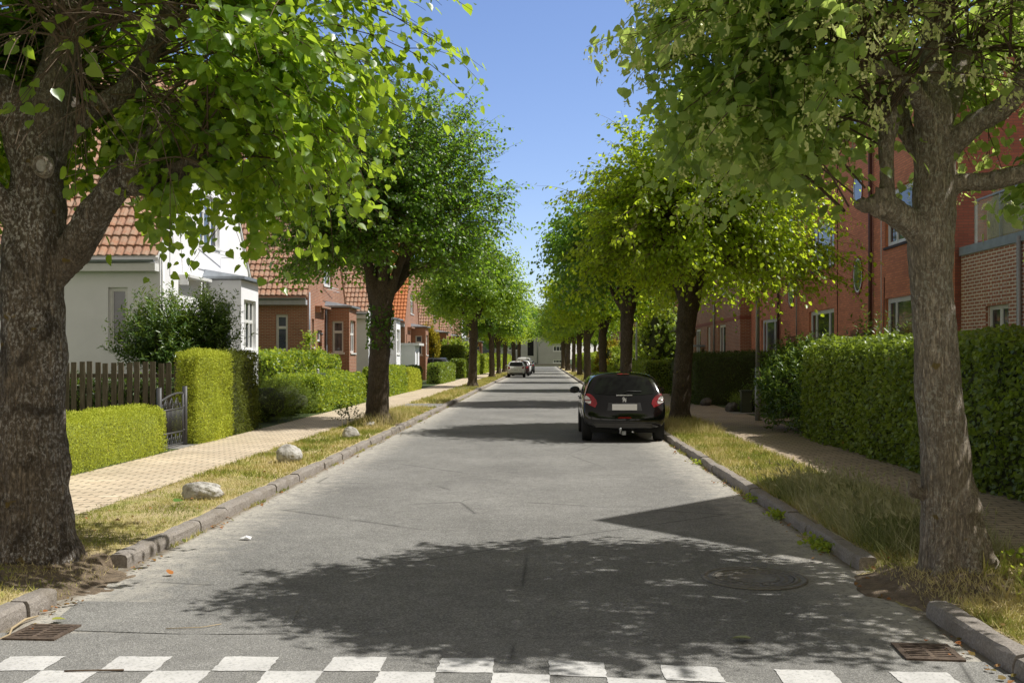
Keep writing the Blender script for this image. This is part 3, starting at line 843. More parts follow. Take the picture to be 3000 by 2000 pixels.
def crown(seed, c, rad, knuck, nshoot, nsec, nleaf, size, tmpl, zmin, lump=.22, droop=.25, lift=.25, keep=None, hull=None, seclen=.55, tmin=.3, twigs=True, clear=None, window_=None):
    """shoots springing from the pollard heads, side twigs on them, leaves along the twigs"""
    rs = np.random.RandomState(seed)
    c = np.array(c, float); rad = np.array(rad, float); knuck = np.array(knuck, float)
    D = rs.normal(0, 1, (nshoot * 3, 3)); D /= np.linalg.norm(D, axis=1, keepdims=True)
    D = D[D[:, 2] > -.62][:nshoot]
    L = np.array([noise.noise((d[0] * 1.8 + seed, d[1] * 1.8, d[2] * 1.8)) for d in D]) + .5 * np.array([noise.noise((d[0] * 4.5 + seed, d[1] * 4.5, d[2] * 4.5)) for d in D])
    f = (.93 + lump * L) * (1 - .30 * rs.rand(len(D)) ** 2)
    E = c + D * rad * f[:, None]
    zm = zmin(E) if callable(zmin) else zmin
    low = E[:, 2] < zm
    E[:, 2] = np.where(low, zm + np.abs(rs.normal(0, .22, len(E))), E[:, 2])
    if hull is not None:
        E = hull(E, rs)
    dist = np.linalg.norm(E[:, None] - knuck[None], axis=2) + rs.uniform(0, 1.1, (len(E), len(knuck)))
    Sx = knuck[np.argmin(dist, axis=1)] + rs.normal(0, .06, (len(E), 3))
    ln = np.linalg.norm(E - Sx, axis=1)
    C = (Sx + E) / 2; C[:, 2] += lift * ln
    E[:, 2] -= droop * .35 * ln * rs.rand(len(E))
    segs = [(Sx, C, E, np.full(len(E), tmin))]
    for k in range(nsec):
        t = rs.uniform(.3, .97, len(E))
        p = bez(Sx, C, E, t[:, None])[:, 0]; p2 = bez(Sx, C, E, np.minimum(t + .05, 1)[:, None])[:, 0]
        d = p2 - p; d /= np.maximum(np.linalg.norm(d, axis=1, keepdims=True), 1e-6)
        sd_ = rs.normal(0, 1, (len(E), 3)); sd_[:, 2] *= .6
        out = (p - c) / rad; out /= np.maximum(np.linalg.norm(out, axis=1, keepdims=True), .3)
        dirv = d * .5 + sd_ * .55 + out * .35; dirv /= np.linalg.norm(dirv, axis=1, keepdims=True)
        l2 = seclen * rs.uniform(.4, 1.1, len(E))
        e = p + dirv * l2[:, None]; e[:, 2] -= droop * l2 * .8
        cc = (p + e) / 2; cc[:, 2] += .12 * l2
        segs.append((p, cc, e, np.full(len(E), .08)))
    S0 = np.concatenate([s[0] for s in segs]); C0 = np.concatenate([s[1] for s in segs]); E0 = np.concatenate([s[2] for s in segs]); T0 = np.concatenate([s[3] for s in segs])
    if keep is not None:
        kk = keep(E0); S0, C0, E0, T0 = S0[kk], C0[kk], E0[kk], T0[kk]
    ns = len(S0); lens = np.linalg.norm(E0 - S0, axis=1)
    t = T0[:, None] + (1 - T0[:, None]) * (np.arange(nleaf)[None] + rs.uniform(.2, .8, (ns, nleaf))) / nleaf
    P = bez(S0, C0, E0, t); P2 = bez(S0, C0, E0, np.minimum(t + .03, 1.03))
    d = P2 - P; d /= np.maximum(np.linalg.norm(d, axis=2, keepdims=True), 1e-6)
    side = np.cross(d, np.array([0, 0, 1.])); side /= np.maximum(np.linalg.norm(side, axis=2, keepdims=True), .2)
    alt = np.where(np.arange(nleaf) % 2 == 0, 1, -1)[None, :, None]
    side = side * alt
    ax = side * .7 + d * .5 + rs.normal(0, .28, P.shape); ax[..., 2] -= rs.uniform(.15, .9, P.shape[:2])
    ax /= np.linalg.norm(ax, axis=2, keepdims=True)
    pos = P + side * size * .35 + rs.normal(0, size * .35, P.shape)
    out = (P - c) / rad
    nr = rs.normal(0, .6, P.shape) + out * .7; nr[..., 2] += .65
    pos = pos.reshape(-1, 3); ax = ax.reshape(-1, 3); nr = nr.reshape(-1, 3); n = len(pos)
    shade = np.repeat(rs.normal(0, .12, ns), nleaf)
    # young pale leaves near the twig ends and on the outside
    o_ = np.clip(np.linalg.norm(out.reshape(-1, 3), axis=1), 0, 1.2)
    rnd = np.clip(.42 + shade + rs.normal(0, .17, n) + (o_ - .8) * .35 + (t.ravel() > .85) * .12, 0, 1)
    szs = size * rs.uniform(.55, 1.15, n)
    if clear is not None:
        cc_, cr, cz_ = clear
        kp = ~((np.hypot(pos[:, 0] - cc_[0], pos[:, 1] - cc_[1]) < cr + rs.normal(0, .15, n)) & (pos[:, 2] < cz_) & (rs.rand(n) < .93))
        pos, ax, nr, szs, rnd = pos[kp], ax[kp], nr[kp], szs[kp], rnd[kp]
    if window_ is not None:
        (wx0, wx1), wy, wz, wsl = window_
        ed = .35 * np.array([noise.noise((p[0] * 2, p[1] * 2, p[2] * 2)) for p in pos])
        kp = ~((pos[:, 0] > wx0 + ed) & (pos[:, 0] < wx1 + ed + wsl * np.maximum(0, wy - pos[:, 1])) & (pos[:, 1] < wy) & (pos[:, 2] < wz + ed) & (rs.rand(len(pos)) < .93))
        pos, ax, nr, szs, rnd = pos[kp], ax[kp], nr[kp], szs[kp], rnd[kp]
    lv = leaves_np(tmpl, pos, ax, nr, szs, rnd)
    tw = None
    if twigs:
        b = MB(); nm = len(segs[0][0])
        for i in range(ns):
            main = i < nm and keep is None
            tt = np.linspace(0, 1, 7 if i < nm else 4)
            q = bez(S0[i:i + 1], C0[i:i + 1], E0[i:i + 1], tt[None])[0]
            r0 = (.011 if i < nm else .004) * (.6 + .5 * rs.rand())
            b.tube(q, [r0 * (1 - .8 * x) + .0012 for x in tt], 4 if i < nm else 3, caps=False)
        tw = b
    return lv, tw, (P, d)


def tree(label, trunk_me, crown_me, twig_me, loc, rz=0, sc=1, group="lime trees along the street", mirror=False):
    t = thing("lime_tree", label, "tree", loc, rz, group); t.scale = (sc * (1 + .06 * math.sin(loc[1])), sc * (1 + .05 * math.cos(loc[1] * 2)), sc * (1 + .05 * math.sin(loc[1] * 3)))
    for nm, me in (("trunk", trunk_me), ("crown", crown_me), ("twigs", twig_me)):
        if me is None: continue
        o = bpy.data.objects.new(nm, me); COL.objects.link(o); o.parent = t
    return t


def local(P, base): return Vector(P) - Vector(base)


# ---- near left tree -------------------------------------------------
D1 = 8.05
B1_ = (-4.16, 8.0, .06)
def q1(dx, dy, dd=0): return local(sd(dx, dy, D1 + dd), B1_)
limbs = [
    ([q1(78, 1330), q1(76, 1240), q1(72, 1120), q1(72, 900), q1(74, 700), q1(74, 560), q1(80, 430), q1(88, 300), q1(110, 180), q1(140, 60, .1), q1(170, -80, .2), q1(190, -200, .3)],
     [.38, .335, .29, .262, .252, .25, .225, .19, .17, .15, .12, .1]),
    ([q1(125, 620), q1(165, 545, -.1), q1(200, 465, -.2), q1(255, 380, -.25), q1(305, 315, -.3), q1(340, 255, -.3), q1(375, 200, -.3)], [.08, .12, .13, .14, .13, .11, .10]),
    ([q1(235, 385, -.2), q1(290, 385, -.3), q1(345, 365, -.4), q1(400, 340, -.45), q1(428, 318, -.5)], [.09, .085, .08, .085, .07]),
    ([q1(100, 330), q1(150, 255, .1), q1(205, 205, .15), q1(260, 170, .2), q1(320, 95, .3), q1(360, 10, .35), q1(380, -60, .3)], [.12, .10, .095, .1, .085, .08, .07]),
    ([q1(70, 350), q1(40, 230, -.1), q1(5, 150, -.2), q1(-60, 130, -.3), q1(-150, 60, -.3)], [.15, .13, .11, .1, .09]),
    ([q1(60, 520), q1(0, 420, -.2), q1(-60, 360, -.3), q1(-160, 300, -.4)], [.1, .11, .1, .08]),
    ([q1(80, 400), q1(120, 330, .5), q1(150, 250, 1.0), q1(170, 150, 1.4)], [.13, .11, .1, .09]),
    ([q1(140, 540, 0), q1(165, 500, -.16), q1(175, 470, -.2)], [.06, .09, .05]),
]
for k in range(7):   # root flare
    a = 2 * PI * k / 7 + .3
    limbs.append(([(.1 * math.cos(a), .1 * math.sin(a), .75), (.22 * math.cos(a), .22 * math.sin(a), .25), (.33 * math.cos(a), .33 * math.sin(a), -.08)], [.14, .11, .07]))
tr1 = limb_mesh(limbs, .021, .017, "trunk", rscale=.92)
tr1.materials.append(MT['bark_l'])
# cut branch scar ring on the trunk
knots1 = [q1(370, 190, -.3), q1(428, 318, -.5), q1(330, 80, .3), q1(380, -60, .3), q1(-150, 60, -.3), q1(-160, 300, -.4), q1(170, 150, 1.4), q1(190, -200, .3), q1(260, 170, .2), q1(190, 60, .1), q1(230, -20, -.9), q1(130, 0, -1.2)]
c1 = local((-3.95, 8.45, 4.75), B1_)


def zm1(E):
    # the crown's underside as seen from the street: lowest beside the trunk, rising to the road
    x = E[:, 0] + B1_[0]
    return np.interp(x, [-8, -5.5, -4.2, -3.4, -3.0, -2.4, -2.1, -1.6, -1.1, -.7], [2.5, 2.9, 3.25, 3.2, 2.7, 2.6, 2.85, 3.1, 3.55, 4.0])- B1_[2]


lv, tw, _ = crown(11, c1, (2.85, 2.45, 2.6), knots1, 420, 7, 11, .09, HEART, zm1, droop=.5, seclen=.62, tmin=.35, window_=((-.75, .9), .55, 4.6, .42), clear=((0, -.3), .8, 5.2 - B1_[2]))
E2 = crown(77, local((-2.75, 8.2, 3.3), B1_), (.75, 1.0, .8), [q1(375, 200, -.3), q1(428, 318, -.5), q1(360, 10, .35), q1(330, 240, .4)], 24, 6, 11, .085, HEART, lambda E: np.interp(E[:, 0] + B1_[0], [-5, -3.2, -3.0, -2.4, -2.0], [3.0, 2.9, 2.5, 2.5, 2.8]) - B1_[2], droop=.7, seclen=.5, tmin=.3, twigs=False, window_=((-.6, .7), .6, 3.3, .3), clear=((-.1, -.3), .6, 3.9))[0]
E3 = crown(78, local((-5.2, 8.4, 3.2), B1_), (.8, 1.2, .9), [q1(-150, 60, -.3), q1(-160, 300, -.4)], 26, 6, 12, .085, HEART, 2.7, droop=.6, seclen=.5, tmin=.3, twigs=False, clear=((0, -.3), .6, 3.9))[0]
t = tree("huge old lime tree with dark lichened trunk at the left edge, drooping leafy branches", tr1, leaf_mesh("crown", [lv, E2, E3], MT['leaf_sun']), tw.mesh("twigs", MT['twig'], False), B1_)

p = q1(88, 335, -.26) ; b = MB(); M_ = Matrix.Translation((p.x, p.y, p.z)) @ Matrix.Rotation(PI / 2 + .1, 4, 'X') @ Matrix.Diagonal((.85, 1.15, 1, 1))
b.lathe([(0, .0), (.03, .004), (.045, .0)], 24, M_, 0); b.lathe([(.045, 0), (.055, .022), (.07, .02), (.085, -.02), (.09, -.06)], 24, M_, 1)
b.build('branch_scar', [MT['stone'], MT['bark_r']], t)
# ---- near right tree ------------------------------------------------
D2 = 7.55
B2_ = (3.13, 7.6, .14)
def q2(dx, dy, dd=0): return local(sd(dx, dy, D2 + dd), B2_)
limbs = [
    ([q2(2187, 1350), q2(2185, 1290), q2(2181, 1180), q2(2174, 1060), q2(2159, 880), q2(2149, 720), q2(2141, 620), q2(2140, 540), q2(2148, 430), q2(2150, 330), q2(2148, 220), q2(2140, 110, .1), q2(2150, 0, .2), q2(2160, -120, .3)],
     [.29, .25, .212, .195, .172, .16, .165, .175, .165, .15, .135, .10, .08, .07]),
    ([q2(2150, 570), q2(2112, 500, -.05), q2(2075, 465, -.1), q2(2035, 440, -.15), q2(2025, 432, -.15)], [.1, .115, .115, .12, .09]),
    ([q2(2040, 445, -.15), q2(2048, 380, -.15), q2(2045, 300, -.15), q2(2052, 235, -.1), q2(2040, 200, -.1)], [.085, .062, .062, .075, .06]),
    ([q2(2030, 430, -.1), q2(2000, 440, -.2), q2(1985, 425, -.2)], [.08, .07, .05]),
    ([q2(2150, 360), q2(2120, 320, .1), q2(2085, 270, .15), q2(2075, 215, .2), q2(2060, 165, .2)], [.09, .06, .055, .06, .06]),
    ([q2(2160, 420), q2(2200, 388, -.05), q2(2260, 384, -.1), q2(2320, 370, -.15), q2(2400, 350, -.2), q2(2470, 320, -.2)], [.1, .08, .072, .07, .065, .06]),
    ([q2(2155, 340), q2(2195, 290, -.1), q2(2240, 245, -.15), q2(2290, 215, -.2), q2(2330, 175, -.25), q2(2360, 120, -.25)], [.11, .095, .09, .085, .08, .07]),
    ([q2(2150, 300), q2(2170, 230, .3), q2(2190, 160, .7), q2(2200, 80, 1.0)], [.1, .08, .07, .07]),
    ([q2(2150, 250), q2(2105, 165, -.2), q2(2060, 120, -.5), q2(2010, 90, -.8)], [.08, .07, .065, .06]),
    ([q2(2215, 1100, -.1), q2(2228, 1165, -.14), q2(2222, 1225, -.1)], [.05, .11, .05]),
    ([q2(2105, 1090, -.02), q2(2100, 1115, -.03), q2(2120, 1130, 0)], [.03, .055, .04]),
]
for k in range(6):
    a = 2 * PI * k / 6 + .6
    limbs.append(([(.06 * math.cos(a), .04 * math.sin(a), .75), (.11 * math.cos(a), .11 * math.sin(a), .3), (.17 * math.cos(a), .17 * math.sin(a), .1), (.30 * math.cos(a), .30 * math.sin(a), -.1)], [.04, .085, .085, .06]))
for k in range(10):
    p = q2(random.uniform(2005, 2060), random.uniform(400, 470), -.2); limbs.append(([p, p + Vector((0, -.03, .01))], [.035, .02]))
tr2 = limb_mesh(limbs, .016, .011, "trunk", furrow=(13, 3.5), rscale=.9); tr2.materials.append(MT['bark_r'])
knots2 = [q2(2040, 200, -.1), q2(1985, 425, -.2), q2(2060, 165, .2), q2(2470, 320, -.2), q2(2360, 120, -.25), q2(2200, 80, 1.0), q2(2010, 90, -.8), q2(2160, -120, .3), q2(2150, 0, .2), q2(1900, 200, -.3), q2(2050, 240, -.1)]
c2 = local((3.3, 7.7, 4.5), B2_)


def zm2(E):
    x = E[:, 0] + B2_[0]
    return np.interp(x, [.2, .8, 1.3, 1.9, 2.4, 2.9, 3.3, 3.8, 4.3, 6], [4.1, 3.85, 3.55, 3.25, 3.05, 3.1, 3.2, 3.05, 2.95, 2.9]) - B2_[2]


lv, tw, (PP, dd) = crown(23, c2, (2.55, 2.2, 1.85), knots2, 285, 7, 11, .08, HEART, zm2, droop=.4, seclen=.55, tmin=.35, window_=((-1.15, 1.6), .45, 4.15, -.0), clear=((0, -.2), .5, 4.4 - B2_[2]))
# blossom clusters: pale bract and small yellow flowers
rs = np.random.RandomState(5)
Pf = PP.reshape(-1, 3); pick = rs.choice(len(Pf), 3400, replace=False, p=(lambda w: w / w.sum())(np.linalg.norm((Pf - c2) / np.array([2.55, 2.2, 1.85]), axis=1).clip(.3, 1.2) ** 5)); pb = Pf[pick] + rs.normal(0, .05, (3400, 3)); pb[:, 2] -= .04
ax = rs.normal(0, .4, (3400, 3)); ax[:, 2] = -1
parts = [leaves_np(LANCE, pb, ax, rs.normal(0, 1, (3400, 3)), rs.uniform(.06, .1, 3400), rs.uniform(.0, .5, 3400))]
for k in range(7):
    p = pb + rs.normal(0, .022, pb.shape); p[:, 2] -= .06
    parts.append(leaves_np(DIAM, p, rs.normal(0, 1, pb.shape), rs.normal(0, 1, pb.shape), rs.uniform(.016, .028, len(pb)), rs.uniform(.5, 1, len(pb))))
E2 = crown(87, local((1.75, 7.6, 3.5), B2_), (.95, 1.0, .8), [q2(1985, 425, -.2), q2(2040, 200, -.1), q2(1900, 200, -.3)], 50, 6, 11, .08, HEART, lambda E: np.interp(E[:, 0] + B2_[0], [1.2, 1.7, 2.5], [3.5, 3.25, 3.1]) - B2_[2], droop=.45, seclen=.45, tmin=.3, twigs=False, window_=((-.95, 1.6), .6, 4.15, 0), clear=((0, -.1), .42, 3.9))[0]
E3 = crown(88, local((4.35, 7.7, 3.5), B2_), (.9, 1.0, .8), [q2(2470, 320, -.2), q2(2360, 120, -.25)], 45, 6, 11, .08, HEART, 2.85 - B2_[2], droop=.6, seclen=.45, tmin=.3, twigs=False, window_=((-.95, 1.2), .3, 4.15, 0), clear=((0, -.1), .9, 3.9))[0]
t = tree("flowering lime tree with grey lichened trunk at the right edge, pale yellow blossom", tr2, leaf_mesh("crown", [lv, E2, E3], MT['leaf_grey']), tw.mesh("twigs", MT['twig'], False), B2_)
o = leaf_obj("blossom", parts, MT['blossom'], t)


# ---- middle trees ---------------------------------------------------
def mid_tree(seed, h, r, fork, lean=(0, 0), knobs=True, voxel=.03):
    rr = random.Random(seed)
    L = [([(0, 0, -.1), (0, 0, .15), (lean[0] * .3, lean[1] * .3, h * .4), (lean[0] * .7, lean[1] * .7, h * .75), (lean[0], lean[1], h), (lean[0] * 1.2, lean[1] * 1.2, h + 1.0), (lean[0] * 1.3, 0, h + 2.0)], [r * 1.35, r * 1.12, r * .95, r * .93, r * 1.05, r * .7, r * .4])]
    kn = [(lean[0] * 1.3, 0, h + 2.0)]
    for k in range(fork):
        a = 2 * PI * k / fork + rr.uniform(-.4, .4); z0 = h + rr.uniform(-.25, .5); l = rr.uniform(.35, .75)
        p1 = (lean[0] + .2 * math.cos(a), lean[1] + .2 * math.sin(a), z0 + .3)
        p2 = (lean[0] + l * math.cos(a), lean[1] + l * math.sin(a), z0 + .8 + rr.uniform(0, .5))
        p3 = (lean[0] + (l + .25) * math.cos(a), lean[1] + (l + .25) * math.sin(a), z0 + 1.5 + rr.uniform(0, .5))
        L.append(([(lean[0], lean[1], z0 - .1), p1, p2, p3], [r * .55, r * .48, r * .4, r * .34])); kn += [p2, p3]
    if knobs:
        for k in range(9):
            a = rr.uniform(0, 2 * PI); z = h * rr.uniform(.72, 1.02)
            p = (lean[0] * z / h + r * .8 * math.cos(a), lean[1] * z / h + r * .8 * math.sin(a), z); L.append(([p, (p[0] + .06 * math.cos(a), p[1] + .06 * math.sin(a), z - .05)], [r * .4, r * .3]))
    for k in range(6):
        a = 2 * PI * k / 6 + rr.uniform(-.3, .3)
        L.append(([(r * .3 * math.cos(a), r * .3 * math.sin(a), .5), (r * .95 * math.cos(a), r * .95 * math.sin(a), .12), (r * 1.6 * math.cos(a), r * 1.6 * math.sin(a), -.1)], [r * .5, r * .42, r * .25]))
    me = limb_mesh(L, voxel, .016 * r / .3, "trunk", 4, (9, 2.6)); me.materials.append(MT['bark_m'])
    return me, kn


# second left
m3, kn = mid_tree(31, 3.0, .27, 6, (.1, 0))
lv, tw, _ = crown(33, (.22, .1, 5.6), (3.5, 3.1, 3.35), kn, 1000, 7, 8, .095, OVAL, lambda E: np.interp(E[:, 0], [-3, -1, .5, 2, 3.5], [2.35, 2.5, 2.5, 2.4, 2.6]), droop=.1, lift=.15, seclen=.7, lump=.16, tmin=.08)
crown3 = leaf_mesh("crown", [lv], MT['leaf_dark']); tw3 = tw.mesh("twigs", MT['twig'], False)
tree("tall dense lime tree, second in the left row, with a knobbly ivy-grown trunk", m3, crown3, tw3, (-4.22, 25.1, .09))
n = 420; a = np.random.RandomState(8); th = a.uniform(0, 2 * PI, n); z = a.uniform(1.9, 3.0, n)
P = np.column_stack([-4.15 + .33 * np.cos(th), 25.1 + .33 * np.sin(th), z + .09]); nr = np.column_stack([np.cos(th), np.sin(th), a.uniform(-.2, .6, n)]) + a.normal(0, .3, (n, 3)); ax = a.normal(0, .5, (n, 3)); ax[:, 2] -= .6
tag(leaf_obj("ivy", [leaves_np(HEART, P, ax, nr, a.uniform(.04, .085, n), a.uniform(0, .6, n))], MT['leaf_dark']), "ivy sprouts clinging to the second left tree's trunk", "ivy")
# second right
m4, kn = mid_tree(41, 2.75, .235, 6, (.18, 0))
lv, tw, _ = crown(47, (.45, -1.2, 4.75), (3.35, 2.9, 2.75), kn, 760, 7, 8, .11, OVAL, lambda E: np.interp(E[:, 0], [-3, -1, 1, 3.3], [2.55, 2.0, 2.0, 2.3]), droop=.25, lift=.2, seclen=.8, lump=.42, tmin=.3)
tree("bright sunlit lime tree with a bulging trunk behind the black hatchback", m4, leaf_mesh("crown", [lv], MT['leaf_bright']), tw.mesh("twigs", MT['twig'], False), (3.42, 25.2, .09))

# far row prototypes
far = []  # three makes of tree
for sd_, hh, rr_, mat, tm in ((51, 2.7, .22, 'leaf_dark', (3.0, 2.9, 2.7)), (53, 2.9, .24, 'leaf_sun', (3.2, 3.0, 2.9)), (57, 2.6, .2, 'leaf_bright', (2.9, 3.1, 2.6))):
    mt_, kn = mid_tree(sd_, hh, rr_, 5, (.05, 0), voxel=.05)
    lv, tw, _ = crown(sd_ + 1, (0, 0, hh + 2.3), tm, kn, 640, 6, 7, .14, OVAL, hh - .1, droop=.15, lift=.15, seclen=.8, lump=.38, tmin=.2, twigs=False)
    cm = leaf_mesh("crown", [lv], MT[mat])
    far.append((mt_, cm))
lab_r = {38: "third lime tree in the right row, a straight pale trunk beyond the black car", 53.5: "fourth lime tree in the right row, a broad dark trunk", 71: "fifth lime tree in the right row with a leaning head of limbs", 90: "sixth lime tree in the right row, knobbly and slender",
         112: "seventh lime tree in the right row", 134: "eighth lime tree in the right row", 158: "ninth lime tree in the right row", 192: "lone dark lime trunk at the far right end of the street"}
xr = {38: 3.1, 53.5: 3.15, 71: 3.1, 90: 3.2, 112: 3.3, 134: 3.2, 158: 3.0, 192: 4.0}
for i, (y, lb) in enumerate(lab_r.items()):
    a = far[(0, 2, 1)[i % 3]]; tree(lb, a[0], a[1], None, (xr[y], y, .09), i * 1.3 + .4, (1.08, 1.05, 1.0, 1.08, 1.12, 1.3, 1.4, 1.35)[i])
lab_l = {57: "third lime tree in the left row with a smooth straight trunk", 85: "fourth lime tree in the left row, trunk left of the white hatchback", 102: "fifth lime tree in the left row with a wide gnarled foot", 119: "sixth lime tree in the left row", 138: "seventh lime tree in the left row, leaning slightly", 160: "eighth lime tree in the left row"}
xl = {57: -4.1, 85: -4.45, 102: -4.65, 119: -4.7, 138: -4.2, 160: -4.0}
for i, (y, lb) in enumerate(lab_l.items()):
    a = far[(1, 0, 2)[i % 3]]; tree(lb, a[0], a[1], None, (xl[y], y, .09), i * 2.1, (1.02, 1.05, 1.1, 1.15, 1.35, 1.45)[i])
# ================================================================== buildings
def clip_poly(poly, planes):
    for (a, b, c) in planes:            # keep a*u+b*v<=c
        out = []
        for i in range(len(poly)):
            p, q = poly[i], poly[(i + 1) % len(poly)]
            dp, dq = a * p[0] + b * p[1] - c, a * q[0] + b * q[1] - c
            if dp <= 1e-9: out.append(p)
            if (dp < -1e-9 and dq > 1e-9) or (dp > 1e-9 and dq < -1e-9):
                t = dp / (dp - dq); out.append((p[0] + (q[0] - p[0]) * t, p[1] + (q[1] - p[1]) * t))
        poly = out
        if len(poly) < 3: return []
    return poly


class Wall:
    """a flat wall in its own u (along), v (up), n (out) frame"""
    def __init__(s, org, u, mb, mi=0):
        s.o = Vector(org); s.u = Vector(u).normalized(); s.n = s.u.cross(Vector((0, 0, 1))).normalized(); s.mb = mb; s.mi = mi
    def P(s, u, v, n=0): return s.o + s.u * u + Vector((0, 0, v)) + s.n * n
    def face(s, w, h, holes=(), planes=(), depth=.12, v0=0):
        us = sorted({0, w} | {x for h_ in holes for x in h_[:2]}); vs = sorted({v0, h} | {x for h_ in holes for x in h_[2:4]})
        for i in range(len(us) - 1):
            for k in range(len(vs) - 1):
                cu, cv = (us[i] + us[i + 1]) / 2, (vs[k] + vs[k + 1]) / 2
                if any(a < cu < b and c < cv < d for a, b, c, d in holes): continue
                poly = clip_poly([(us[i], vs[k]), (us[i + 1], vs[k]), (us[i + 1], vs[k + 1]), (us[i], vs[k + 1])], planes)
                if len(poly) >= 3:
                    s.mb.add([s.P(*p) for p in poly], [tuple(range(len(poly)))], s.mi, uv=[[(p[0] + s.o.x + s.o.y, p[1] + s.o.z) for p in poly]])
        for a, b, c, d in holes:
            for q in (((a, c), (b, c)), ((b, c), (b, d)), ((b, d), (a, d)), ((a, d), (a, c))):
                (u0, w0), (u1, w1) = q
                L = abs(u1 - u0) + abs(w1 - w0)
                s.mb.add([s.P(u0, w0), s.P(u1, w1), s.P(u1, w1, -depth), s.P(u0, w0, -depth)], [(0, 1, 2, 3)], s.mi, uv=[[(0, w0), (L, w0), (L, w0 + depth), (0, w0 + depth)]])
    def box(s, mb, u0, u1, v0, v1, n0, n1, mi=0):
        M = Matrix((( s.u.x, 0, s.n.x, s.o.x), (s.u.y, 0, s.n.y, s.o.y), (0, 1, 0, s.o.z), (0, 0, 0, 1)))
        mb.box((u0, v0, n0), (u1, v1, n1), mi, M)


def window(wl, hole, parent, cols=1, transom=None, depth=.09, glass='glass', fw=.055, sill=True, sillmat='paint', name="window", widths=None, frame='paint', label=None):
    a, b, c, d = hole
    m = MB(); wl.box(m, a, b, c, c + fw, -depth - .05, -depth); wl.box(m, a, b, d - fw, d, -depth - .05, -depth)
    wl.box(m, a, a + fw, c + fw, d - fw, -depth - .05, -depth); wl.box(m, b - fw, b, c + fw, d - fw, -depth - .05, -depth)
    cuts = widths or [i / cols for i in range(1, cols)]
    for t in cuts:
        x = a + (b - a) * t; wl.box(m, x - .035, x + .035, c + fw, d - fw, -depth - .048, -depth + .004)
    xs = [a + fw] + [a + (b - a) * t for t in cuts] + [b - fw]
    if transom: wl.box(m, a + fw, b - fw, transom - .035, transom + .035, -depth - .046, -depth + .008)
    # inner sash frames
    vs = [c + fw] + ([transom] if transom else []) + [d - fw]
    for i in range(len(xs) - 1):
        for k in range(len(vs) - 1):
            x0, x1 = xs[i] + (.03 if i else 0), xs[i + 1] - (.03 if i < len(xs) - 2 else 0)
            y0, y1 = vs[k] + (.03 if k else 0), vs[k + 1] - (.03 if k < len(vs) - 2 else 0)
            e = .03
            wl.box(m, x0 + .002, x0 + e, y0 + .002, y1 - .002, -depth - .04, -depth - .012); wl.box(m, x1 - e, x1 - .002, y0 + .002, y1 - .002, -depth - .04, -depth - .012)
            wl.box(m, x0 + e, x1 - e, y0 + .002, y0 + e, -depth - .04, -depth - .012); wl.box(m, x0 + e, x1 - e, y1 - e, y1 - .002, -depth - .04, -depth - .012)
    o = m.build(name, MT[frame], parent)
    if label: o['label'] = label
    p = MB(); p.add([wl.P(a + .02, c + .02, -depth - .03), wl.P(b - .02, c + .02, -depth - .03), wl.P(b - .02, d - .02, -depth - .03), wl.P(a + .02, d - .02, -depth - .03)], [(0, 1, 2, 3)])
    p.build("pane", MT[glass], o)
    if sill:
        s_ = MB(); wl.box(s_, a - .05, b + .05, c - .07, c - .002, -depth, .05); s_.build("sill", MT[sillmat], o)
    return o


def tile_slope(p0, along, up, w, h, name, mat, parent, col=.225, row=.33, amp=.035, uvo=0, flip=False):
    """pantiled roof slope from eave corner p0; `along` the eave, `up` the slope"""
    p0 = Vector(p0); al = Vector(along).normalized(); upv = Vector(up).normalized(); nr = al.cross(upv).normalized()
    if nr.z < 0: nr = -nr
    nc = max(1, int(w / col)); nrw = max(1, int(h / row)); spc = 6
    V = []; UV = []; F = []
    us = np.linspace(0, nc * col, nc * spc + 1); us = us * w / (nc * col)
    rows = []
    for r in range(nrw):
        v0 = h * r / nrw; v1 = h * (r + 1) / nrw
        rows += [(v0, .042), (v0 + .02, .046), (v1 - .001, .004)]
    for v, hgt in rows:
        for k, u in enumerate(us):
            ph = (k % spc) / spc
            wv = math.sin(ph * 2 * PI) * .55 + .45 * math.sin(ph * 4 * PI + .6) * .4
            wob = noise.noise((u * 2 + uvo, v * 2, 0)) * .012 + noise.noise((round(u / col) * 3.3 + uvo, round(v / row) * 2.2, 5)) * .008
            V.append(p0 + al * u + upv * v + nr * (hgt + amp * wv + wob)); UV.append((u, v + uvo))
    n = len(us)
    for i in range(len(rows) - 1):
        for k in range(n - 1):
            q = (i * n + k, i * n + k + 1, (i + 1) * n + k + 1, (i + 1) * n + k); F.append(q)
    if al.cross(upv).z < 0: F = [q[::-1] for q in F]
    b = MB(); b.add(V, F, uv=[[UV[i] for i in q] for q in F])
    # verge caps
    return b


